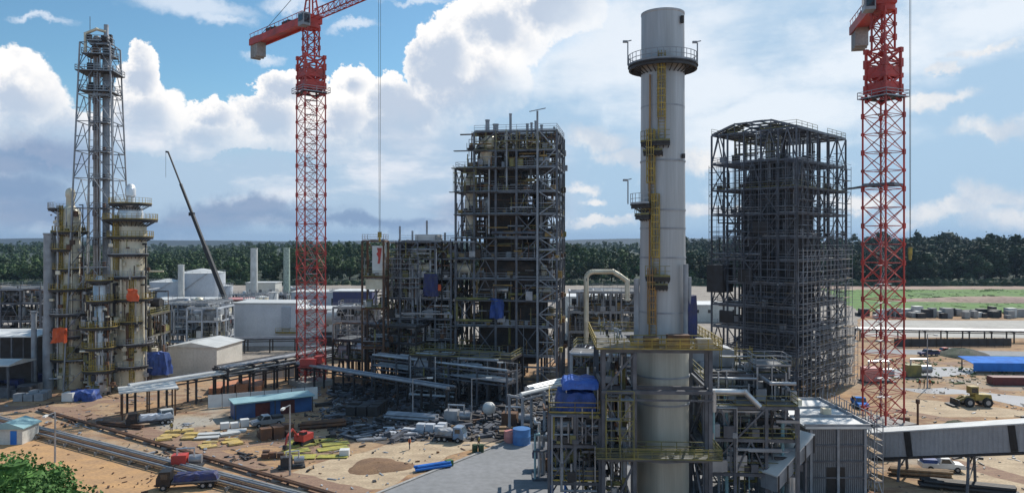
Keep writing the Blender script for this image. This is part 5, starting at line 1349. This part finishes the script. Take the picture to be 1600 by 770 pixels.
# ------------------------------------------------------------------ ground level things
t = thing('ground_pipeline', G(-30, 655), 0, 'long bundle of parallel pipes on low sleepers crossing the sand at left', 'pipeline')
a = Vector((0, 0, 0)); b_ = G(520, 800) - G(-30, 655); dn = b_.normalized(); nn = Vector((-dn.y, dn.x, 0)); Lp = b_.length
for k in range(6):
    o_ = nn * (k * .52 - 1.3); MB().tube(a + o_ + Vector((0, 0, .62)), b_ + o_ + Vector((0, 0, .62)), .12 + .04 * (k % 3), 8).build('pipe', [M_wood, M_lgrey, M_rust, M_wood, M_lgrey, M_conc][k], t)
for k in range(int(Lp / 4)):
    c_ = dn * (k * 4 + 1); mb = MB(); mb.bar(c_ - nn * 1.7 + Vector((0, 0, .36)), c_ + nn * 1.7 + Vector((0, 0, .36)), .3, .2)
    for s in (-1.5, 0, 1.5): mb.bar(c_ + nn * s, c_ + nn * s + Vector((0, 0, .3)), .25)
    mb.build('sleeper', M_conc, t)
t = thing('ground_pipeline', G(60, 643), 0, 'thinner pair of dark pipes beside the long pipe bundle at left', 'pipeline')
b_ = G(560, 790) - G(60, 643)
for k in range(2): MB().tube((k * .6, 0, .45), b_ + Vector((k * .6, 0, .45)), .18, 8).build('pipe', M_rust, t)
for k in range(int(b_.length / 5)): MB().c(b_.x * k / (b_.length / 5) + .3, b_.y * k / (b_.length / 5), .13, 1.4, .4, .26).build('sleeper', M_conc, t)

def lamp_post(loc, rz, h, label, double=False):
    t = thing('street_lamp', loc, rz, label, 'street lamp')
    MB().tube((0, 0, 0), (0, 0, h), .14, 10, .09).build('pole', M_galv, t); MB().bar((0, 0, h - .05), (-2.6, 0, h + .15), .1).build('arm', M_galv, t)
    MB().b(-3.4, -.16, h + .02, -2.4, .16, h + .24).build('lamp_head', M_white, t)
lamp_post(G(808, 648), 0, 8.9, 'pale street lamp with arm to the left before the central tower')
lamp_post(G(737, 650), R(180), 6.4, 'shorter pale lamp post at the foot of the central tower')
lamp_post(G(645, 652), R(180), 6.6, 'pale lamp post before the low process structure')
lamp_post(G(86, 722), R(100), 6.8, 'thin lamp post on the orange sand below the pipe bundle')
lamp_post(G(1449, 606), R(90), 11, 'tall thin lamp post on the open ground right of the right crane')
lamp_post(G(453, 742), R(90), 9, 'thin lamp post on pale sand near the yellow sheets')

def crates(loc, rz, label, m, n, s, seed, name='crate_stack', cat='crates'):
    r = random.Random(seed); t = thing(name, loc, rz, label, cat)
    for k in range(n):
        x = (k % 3) * s * 1.15; y = (k // 3) * s * 1.1; h = s * r.uniform(.5, 1.1)
        c_ = MB().b(x, y, .12, x + s, y + s * .9, .12 + h).build('crate', m, t); MB().b(x + .02, y + .02, 0, x + s - .02, y + s * .88, .118).build('pallet', M_wood, c_)
def bundle(loc, rz, label, m, n, l, r0, seed, name='pipe_bundle', cat='pipes'):
    r = random.Random(seed); t = thing(name, loc, rz, label, cat)
    for k in range(n):
        row = 0 if k < (n + 1) // 2 else 1; i = k if row == 0 else k - (n + 1) // 2
        MB().tube((r.uniform(-.3, .3), (i + row * .5) * r0 * 2.05, .15 + r0 + row * r0 * 1.75), (l + r.uniform(-.4, .4), (i + row * .5) * r0 * 2.05, .15 + r0 + row * r0 * 1.75), r0, 8).build('pipe', m, t)
    for x in (l * .2, l * .8): MB().b(x, -r0, 0, x + .2, n * r0 * 1.1, .149).build('bearer', M_wood, t)
def drum(loc, label, m, n=1, s=.45, h=1.2, name='drum', cat='drum'):
    t = thing(name, loc, 0, label, cat)
    for k in range(n): MB().lathe([(s, .02), (s * 1.04, .06), (s, .1), (s, h * .5), (s * 1.04, h * .52), (s, h * .55), (s, h), (s * .9, h)], 16, ((k % 3) * s * 2.2, (k // 3) * s * 2.2, 0)).build('shell', m, t)
def sheets(loc, rz, label, m, l, w, h, n=4, name='sheet_stack', cat='stack of sheets', seed=0):
    r = random.Random(seed + int(l * 10)); t = thing(name, loc, rz, label, cat)
    for k in range(n):
        x = r.uniform(-.5, .5) + (k % 2) * l * .5; y = (k // 2) * w * .55
        hh = .1 + h * r.uniform(.4, .8); xl = l * r.uniform(.3, .46); wl_ = w * r.uniform(.28, .42); mq = MB(); zq = .1
        while zq < hh - .05: jx, jy = r.uniform(-.25, .25), r.uniform(-.2, .2); mq.b(x + jx, y + jy, zq, x + xl + jx, y + wl_ + jy, zq + .11); zq += .125
        mq.xf(Matrix.Translation((x, y, 0)) @ Matrix.Rotation(r.uniform(-.25, .25), 4, 'Z') @ Matrix.Translation((-x, -y, 0))).build('sheet_pile', m, t); MB().b(x + .3, y + .1, 0, x + l * .4, y + w * .4, .098).build('bearer', M_wood, t)
def skid(loc, rz, label, m, seed, s=1.0, name='equipment_skid', cat='equipment'):
    r = random.Random(seed); t = thing(name, loc, rz, label, cat)
    MB().b(0, 0, 0, 3.4 * s, 1.8 * s, .25).build('base', M_dark, t); MB().b(.3, .3, .253, 1.8 * s, 1.5 * s, 1.5 * s).build('housing', m, t)
    MB().tube((2.0 * s, .9 * s, .9 * s), (3.3 * s, .9 * s, .9 * s), .5 * s, 14).build('motor', M_galv, t); MB().path([(1.0, .6, 1.4 * s), (1.0, .6, 2.2 * s), (2.6 * s, .6, 2.2 * s), (2.6 * s, .6, 1.2 * s)], .1 * s, 8).build('pipe', M_clad, t)
def mound(loc, rx, ry, h, label, m, seed, name='soil_mound', cat='mound'):
    r = random.Random(seed); mb = MB(); n = 22; rings = 7; vs = []
    for j in range(rings + 1):
        f = j / rings
        for i in range(n):
            a = 2 * math.pi * i / n; k = 1 - f; wob = 1 + .16 * math.sin(3 * a + seed) + r.uniform(-.06, .06)
            vs.append((rx * k * math.cos(a) * wob, ry * k * math.sin(a) * wob, h * (1 - k ** 1.7) + (r.uniform(-.1, .1) * h if j else -.05)))
    mb.add(vs, [(j * n + i, j * n + (i + 1) % n, (j + 1) * n + (i + 1) % n, (j + 1) * n + i) for j in range(rings) for i in range(n)] + [tuple(rings * n + i for i in range(n))], True)
    tag(mb.build(name, m, None, loc), label, cat)
M_yelsheet = mat('yellow_sheeting', (.55, .38, .10), .8, 0, (.36, .27, .13), .9, fine=.3)
M_lime = mat('lime_yellow_netting', (.42, .38, .07), .9, 0, (.20, .21, .07), 1.1, fine=.35)
sheets(G(245, 690), R(15), 'ochre yellow sheets stacked beside the white cabbed truck', M_yelsheet, 6, 4, .4, 6)
sheets(G(300, 688), R(22), 'flat white boards lying right of the ochre sheets', M_roofw, 9, 4, .5, 4, seed=3)
sheets(G(318, 702), R(26), 'golden yellow sheets laid on sand left of the red crane', M_yelsheet, 6, 3, .25, 6, seed=4)
sheets(G(438, 720), R(12), 'lime yellow netting spread flat on the sand', M_lime, 10, 5, .22, 8, seed=5)
sheets(G(560, 690), R(12), 'pale grey boards lying in the shade before the central structures', M_galv, 6, 3, .4, 4, seed=7)
sheets(G(585, 676), R(-14), 'bluish sheets lying in the shade right of the grey boards', M_wallg, 8, 3, .6, 4, seed=8)
crates(G(408, 690), R(30), 'rusty brown crates behind the lime netting', M_rust, 6, 1.6, 2)
crates(G(408, 718), R(10), 'low rusty crates at the left end of the lime netting', M_rust, 4, .9, 3)
crates(G(530, 714), R(5), 'white tall crate on the edge of the shaded ground', M_white, 1, 1.3, 4)
crates(G(540, 650), R(-10), 'dark crates by the foot of the low steel frame', M_dark, 9, 1.7, 5)
crates(G(650, 676), R(-12), 'bluish grey crates in the shade left of the blue truck', M_wallg, 6, 1.3, 6)
crates(G(345, 672), R(28), 'white crates at the near side of the white panel fence', M_white, 3, 1.3, 7)
crates(G(780, 682), R(0), 'brown crates at the corner of the pavement', M_wood, 6, 1.1, 8)
crates(G(700, 730), R(40), 'small green crate on the pale sand', mat('green_paint', (.06, .16, .06), .6), 1, .9, 9)
crates(G(20, 628), R(5), 'grey crates before the far left open shed', M_lgrey, 6, 1.6, 10)
crates(G(96, 628), R(0), 'white crate left of the blue sheeted heap', M_white, 1, 2.0, 11)
bundle(G(652, 738), R(28), 'bright blue pipes lying beside the pavement edge', M_lblue, 5, 4.5, .18, 1)
bundle(G(470, 672), R(20), 'rusty pipes in the shade behind the red excavator', M_rust, 7, 7, .25, 3)
bundle(G(600, 655), R(-15), 'silver pipes stacked at the foot of the low dark frame', M_galv, 8, 9, .25, 5)
bundle(G(150, 664), R(-18), 'rusty thin pipes on brown soil left of the canopy', M_rust, 5, 9, .15, 6)
bundle(G(1395, 742), R(-14), 'pale timber beams in the gallery shadow at lower right', M_wood, 7, 7, .2, 7)
bundle(G(1440, 762), R(-20), 'long dark beams on the ground at the bottom right', M_dark, 6, 10, .25, 8)
drum(G(815, 693, 0), 'blue round tank standing at the far end of the pavement', mat('mid_blue_tank', (.08, .22, .50), .45, 0, (.06, .16, .36), .8), 1, 1.3, 2.3, 'water_tank', 'tank')
drum(G(797, 690, 0), 'pinkish white drum left of the blue round tank', M_pink, 1, .9, 1.7)
drum(G(742, 706), 'pair of dark green drums on the pale sand', mat('dark_green_paint', (.03, .07, .03), .6), 2, .4, 1.1)
drum(G(1398, 662), 'rusty drums at the foot of the right crane', M_rust, 3, .45, 1.1)
p = XD(764, 122, 0)
t = thing('round_vessel', p, 0, 'white round vessel on short legs before the central tower', 'vessel')
MB().lathe([(.1, 1.0), (.7, 1.2), (1.05, 1.7), (1.1, 2.2), (1.0, 2.7), (.6, 3.1), (.1, 3.2)], 24).build('shell', M_roofw, t)
for a_ in (45, 135, 225, 315): MB().b(math.cos(R(a_)) * .8 - .1, math.sin(R(a_)) * .8 - .1, 0, math.cos(R(a_)) * .8 + .1, math.sin(R(a_)) * .8 + .1, 1.5).build('leg', M_dark, t)
skid(G(780, 668), R(-10), 'rust coloured pump skid right of the white round vessel', M_rust, 1, 1.5)
skid(G(690, 662), R(-12), 'grey pump skid in the shade left of the white round vessel', M_lgrey, 2, 1.4)
skid(G(262, 735), R(10), 'red generator on the pipe bundle side above the dark truck', M_red, 3, 1.2, 'generator', 'generator')
skid(G(435, 735), R(20), 'dark compressor at the near edge of the lime netting', M_dark, 4, 1.0)
skid(G(840, 738), R(0), 'orange and brown pump skid beside the pavement foot of the platform frame', M_rust, 5, 1.1)
skid(G(1365, 720), R(0), 'olive pump skid under the left end of the conveyor gallery', M_olive, 6, 1.0)
skid(G(1352, 598), R(0), 'pale pink machine just left of the right crane foot', M_pink, 7, 2.0)
skid(G(1418, 590), R(0), 'dusty brown machine just right of the right crane', M_olive, 8, 1.8)
p = G(846, 734); tag(tarp(MB(), p.x - 1.1, p.x + 1.0, p.y, p.y + 1.6, 1.5, 2.4, 9, n=5, amp=.1).build('tarpaulin', M_navy), 'small dark blue sheet over the orange and brown pump skid', 'tarpaulin')
p = G(1505, 556); mound(p, 6.5, 6, 2.0, 'dark overgrown soil mound behind the road at right', mat('overgrown_dark_soil', (.06, .08, .05), .95, 0, (.09, .08, .07), .3, fine=.3), 1)
mound(G(593, 728), 4.4, 3.6, .5, 'low round brown soil patch heaped on the pale sand', mat('brown_soil', (.22, .13, .07), .95, 0, (.17, .10, .06), .5, fine=.2), 2)
mound(G(1495, 664), 2.6, 1.6, .8, 'small grassy heap behind the conveyor gallery', M_leafm, 3)
mound(G(1392, 662), 2.0, 1.5, 1.1, 'green weedy heap beside the right crane foot', M_leafn, 4)
mound(G(1560, 470), 50, 14, 2.2, 'long pinkish soil bank before the dark wood', MATS['pinkish_bare_bank'], 5, 'soil_bank', 'bank')
t = thing('teal_cabin', XD(-12, 108), R(2), 'small cabin with pale teal roof at the lower left edge', 'cabin')
MB().b(0, 0, 0, 4.3, 4, 2.3).build('wall', M_wallp, t); MB().prism([(-.3, 2.3), (4.6, 2.3), (4.6, 2.45), (2.15, 3.3), (-.3, 2.45)], 'y', -.3, 4.3).build('roof', M_teal, t); MB().b(2.6, -.06, 0, 3.5, -.003, 2).build('door', M_lblue, t)

# rows along the concrete yard
rr = random.Random(12); first = None
mb = MB(); mb.b(0, 0, .15, 1, 1, 1); mb.b(.05, .05, 0, .95, .2, .15); mb.b(.05, .8, 0, .95, .95, .15)
me_l = mb.mesh('block', M_conc); mb2 = MB(); mb2.b(0, 0, 0, 1, 1, 1); me_d = mb2.mesh('block_dark', M_dark); mb3 = MB(); mb3.b(0, 0, 0, 1, 1, 1); me_w = mb3.mesh('block_white', M_roofw)
x = XD(1345, 288).x; k = 0
while x < 260:
    w = rr.uniform(1.2, 4.0); q = rr.random(); me = me_l if q < .5 else (me_d if q < .78 else me_w)
    o = bpy.data.objects.new('stored_block', me); col.objects.link(o)
    o.location = (x, rr.uniform(279, 297), 0); o.scale = (w, rr.uniform(2, 3.5), rr.uniform(1.2, 3.8)); o.rotation_euler[2] = rr.uniform(-.08, .08)
    tag(o, {'block': 'pale concrete block stored in the row below the green meadow', 'block_dark': 'dark crate stored in the row below the green meadow', 'block_white': 'white crate stored in the row below the green meadow'}[me.name.split('.')[0]],
        'stored block', 'stored blocks along the concrete yard'); x += w * rr.uniform(.25, .6)
bs = building(XD(1385, 1500), 0, 92, 40, 11, 'distant white warehouse behind the right crane on the horizon', M_white, M_white, pitched=True, door=False)
for k, (px_, D_, w, h, lab) in enumerate(((1500, 1300, 40, 28, 'distant pale block on the horizon right of the right crane'), (1555, 1400, 60, 27, 'distant long white building on the horizon near the right edge'), (1588, 1300, 30, 31, 'distant tower block on the horizon at the right edge'))):
    building(XD(px_, D_), 0, w, 30, h, lab, M_roofw, M_roofw, win=0, door=False)
for k, (px_, D_, q) in enumerate(((1462, 880, 1.35), (1474, 900, 1.5), (1486, 890, 1.62), (1498, 905, 1.55), (1510, 895, 1.4), (1530, 940, 1.3), (1440, 940, 1.25))):
    o = copy_tree2(pr[k % 4]); o.location = XD(px_, D_); o.scale = (q * 1.3, q * 1.3, q); o.rotation_euler[2] = k; tag(o, 'tall far tree in the clump rising above the horizon at right', 'tree', 'clump of tall far trees')
# people
def person(loc, rz, label, pose, mv=M_hivis, helmet=M_white):
    t = bpy.data.objects.new('person', None)
    V = [(0, 0, .95), (0, 0, 1.2), (0, .0, 1.42), (0, -.01, 1.54), (0, -.02, 1.66), (.19, 0, 1.40), (.25, -.02 - pose * .1, 1.12), (.24, -.12 - pose * .2, .90), (-.19, 0, 1.40), (-.25, -.02, 1.12), (-.25, -.06, .88),
         (.10, 0, .90), (.12, -.05 - pose * .08, .50), (.12, .02 - pose * .1, .09), (.12, -.14 - pose * .1, .04), (-.10, 0, .90), (-.12, .0 + pose * .06, .50), (-.12, .05 + pose * .15, .09), (-.12, -.10 + pose * .15, .04)]
    E = [(0, 1), (1, 2), (2, 3), (3, 4), (2, 5), (5, 6), (6, 7), (2, 8), (8, 9), (9, 10), (0, 11), (11, 12), (12, 13), (13, 14), (0, 15), (15, 16), (16, 17), (17, 18)]
    rad = [.15, .15, .15, .06, .105, .07, .05, .035, .07, .05, .035, .095, .065, .045, .04, .095, .065, .045, .04]
    me = bpy.data.meshes.new('person'); me.from_pydata(V, E, []); me.materials.append(M_cloth)
    o = bpy.data.objects.new('person', me); col.objects.link(o); sk = o.modifiers.new('skin', 'SKIN'); ss = o.modifiers.new('sub', 'SUBSURF'); ss.levels = 1; ss.render_levels = 1
    for i, r in enumerate(rad): me.skin_vertices[0].data[i].radius = (r, r * .85)
    me.skin_vertices[0].data[0].use_root = True
    o.location = loc; o.rotation_euler[2] = rz; tag(o, label, 'person')
    MB().lathe([(.17, 0), (.19, .15), (.19, .42), (.14, .5)], 12, (0, 0, .98)).build('vest', mv, o)
    MB().lathe([(.10, -.12), (.115, 0), (.1, .06)], 12, (0, -.02, 1.68)).build('face', M_skin, o)
    MB().lathe([(.17, 0), (.13, .02), (.125, .08), (.07, .14), (.01, .16)], 12, (0, -.02, 1.72)).build('helmet', helmet, o)
for k, (px_, py_, lab) in enumerate(((1437, 605, 'worker in orange vest, leftmost of those beside the tall lamp post'), (1444, 606, 'worker in orange vest and yellow helmet at the tall lamp post'), (1453, 605, 'worker in orange vest walking right of the tall lamp post'), (748, 699, 'worker standing on the pale sand near the dark green drums'),
                                    (640, 702, 'worker on the sand edge before the shaded ground'), (268, 676, 'worker beside the white cabbed truck'), (36, 690, 'worker standing on orange sand near the teal roofed cabin'))):
    person(G(px_, py_), k * 1.3, lab, (k % 3) * .5, M_hivis if k % 2 == 0 else M_yel, M_white if k != 1 else M_yel)

# foreground trees at the lower left
t = make_tree(401, 7.5, 13.6, M_leafn, 9000, .16, 'leafy green tree top at the lower left corner', None, nlobe=20, trunk=.3, loc=XD(22, 58)); t.name = 'leafy_tree'
t = make_tree(402, 6.5, 11.2, M_leafn, 8000, .16, 'lower leafy green tree top right of the corner tree', None, nlobe=18, trunk=.3, loc=XD(84, 58)); t.name = 'leafy_tree'
# undergrowth along the wood edges
V = []; F = []; ru = random.Random(9)
for k in range(1500):
    if k % 2: x = ru.uniform(-430, 200); y = 492 + ru.uniform(-3, 5); s = ru.uniform(1, 2.6)
    else: x = ru.uniform(115, 480); y = 484 + ru.uniform(-3, 5); s = ru.uniform(1, 3.4)
    o = len(V)
    for j in range(3):
        for i in range(6): a = i * 1.047 + j * .4; q = s * (1, .9, .4)[j] * ru.uniform(.75, 1.2); V.append((x + q * math.cos(a) * 1.5, y + q * math.sin(a), s * (0, .7, 1.3)[j] * ru.uniform(.8, 1.2)))
    for j in range(2):
        for i in range(6): F.append((o + j * 6 + i, o + j * 6 + (i + 1) % 6, o + (j + 1) * 6 + (i + 1) % 6, o + (j + 1) * 6 + i))
    F.append(tuple(o + 12 + i for i in range(6)))
mb = MB(); mb.v = V; mb.f = F; mb.sm = [False] * len(F)
tag(mb.build('undergrowth', M_leafd), 'low dark bushes filling the foot of the wood', 'undergrowth', kind='stuff')

# ------------------------------------------------------------------ loose debris on the ground (nobody could count it)
def debris(name, label, m, poly, n, seed, smin, smax, flat=.5):
    r = random.Random(seed); mb = MB(); xs_ = [p[0] for p in poly]; ys_ = [p[1] for p in poly]
    def inside(x, y):
        c = False
        for i in range(len(poly)):
            (x1, y1), (x2, y2) = poly[i], poly[i - 1]
            if (y1 > y) != (y2 > y) and x < (x2 - x1) * (y - y1) / (y2 - y1) + x1: c = not c
        return c
    cl = [(r.uniform(min(xs_), max(xs_)), r.uniform(min(ys_), max(ys_)), r.uniform(1, 7)) for _ in range(max(6, n // 30))]
    k = 0
    while k < n:
        cx, cy, q = cl[r.randrange(len(cl))]; x, y = (r.gauss(cx, q), r.gauss(cy, q)) if r.random() < .75 else (r.uniform(min(xs_), max(xs_)), r.uniform(min(ys_), max(ys_)))
        k += 1
        if not inside(x, y): continue
        s = r.uniform(smin, smax) * (1 if r.random() < .85 else 1.8); a = r.uniform(0, 3.1); l = s * r.choice((1, 1.3, 3, 5)); d = Vector((math.cos(a), math.sin(a), 0)) * l / 2; h = s * r.uniform(.2, flat)
        p = Vector((x, y, h / 2 + .01)); mb.bar(p - d, p + d + Vector((0, 0, r.uniform(0, .15))), s, h)
    return tag(mb.build(name, m), label, 'debris', kind='stuff')
def gp(*l): return [tuple(G(a, b)[:2]) for a, b in l]
A1 = gp((-30, 640), (180, 612), (480, 600), (860, 640), (860, 690), (700, 720), (560, 780), (330, 740), (100, 680), (-30, 660))
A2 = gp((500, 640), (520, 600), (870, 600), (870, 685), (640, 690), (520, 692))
A3 = gp((1345, 556), (1700, 556), (1800, 800), (1345, 800))
A4 = gp((40, 690), (330, 760), (420, 800), (60, 800))
debris('scattered_debris', 'pale scraps and boards strewn over the left yard', M_lgrey, A1, 1000, 1, .08, .26)
debris('scattered_debris', 'dark scraps strewn over the left yard', M_dark, A1, 420, 2, .08, .3, .9)
debris('scattered_debris', 'timber offcuts strewn over the left yard', M_wood, A1, 500, 3, .07, .22)
debris('scattered_debris', 'rusty scraps strewn over the left yard', M_rust, A1, 450, 4, .08, .28, .9)
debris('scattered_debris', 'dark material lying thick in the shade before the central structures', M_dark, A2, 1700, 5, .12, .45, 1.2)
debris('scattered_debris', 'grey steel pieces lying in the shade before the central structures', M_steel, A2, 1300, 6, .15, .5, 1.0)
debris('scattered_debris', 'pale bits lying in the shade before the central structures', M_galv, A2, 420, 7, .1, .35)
debris('scattered_debris', 'dark scraps strewn over the right hand ground', M_dark, A3, 900, 8, .08, .25, .8)
debris('scattered_debris', 'pale scraps strewn over the right hand ground', M_lgrey, A3, 500, 9, .08, .25)
debris('scattered_debris', 'brown clods on the orange sand at lower left', M_rust, A4, 140, 10, .07, .2, .9)
M_track = mat('rutted_brown_soil', (.22, .13, .095), .95, 0, (.30, .20, .13), .35, fine=.25, stretch=(1, 4, 1))
def track(pts, w, z):
    L_, R_ = [], []
    for i, p in enumerate(pts):
        a = Vector(pts[max(0, i - 1)]); b = Vector(pts[min(len(pts) - 1, i + 1)]); d = (b - a).normalized(); n = Vector((-d.y, d.x)); p = Vector(p)
        L_.append(tuple(p + n * w / 2)); R_.append(tuple(p - n * w / 2))
    sheet('dirt_track', [(*q, 0) for q in L_] + [(*q, 0) for q in reversed(R_)], M_track, z, wob=.35, step=2.5)
track(gp((-40, 636), (90, 640), (200, 668), (330, 712), (440, 745), (560, 775)), 4.5, .0135)
track(gp((60, 655), (150, 628), (250, 622)), 3.5, .015)
track(gp((230, 690), (340, 700), (430, 690), (520, 712)), 2.6, .016)
track(gp((1390, 640), (1480, 655), (1620, 668)), 3, .015)
track(gp((1360, 700), (1470, 716), (1640, 760)), 3.5, .0165)
track(gp((1400, 560), (1480, 568), (1540, 566), (1640, 572)), 4, .0155)

M_weed = leaf_mat('weedy_green', (.07, .14, .025), (.04, .08, .02))
ga = [(200, 296), (480, 296), (480, 306), (200, 306)]
debris('weeds', 'ragged weeds along the near edge of the meadow', M_weed, ga, 2600, 21, .2, .7, 1.2)
debris('weeds', 'tufts scattered over the green meadow', M_weed, [(190, 306), (470, 306), (470, 470), (190, 440)], 2600, 22, .15, .6, .5)
debris('weeds', 'weeds and tufts on the ground by the right road', M_weed, gp((1395, 560), (1700, 560), (1700, 600), (1395, 600)), 500, 23, .08, .3, 1.0)

# ------------------------------------------------------------------ haze
hz = MB(); hz.b(-9500, -350, -4, 9500, 12500, 110)
hm = bpy.data.materials.new('haze'); hm.use_nodes = True; nt = hm.node_tree; nt.nodes.clear()
pv = nt.nodes.new('ShaderNodeVolumePrincipled'); pv.inputs['Density'].default_value = 0.00007; pv.inputs['Color'].default_value = (.42, .58, .80, 1); pv.inputs['Anisotropy'].default_value = .2
om = nt.nodes.new('ShaderNodeOutputMaterial'); nt.links.new(pv.outputs[0], om.inputs['Volume'])
tag(hz.build('haze', hm), 'thin pale blue haze in the air', 'haze', kind='stuff')
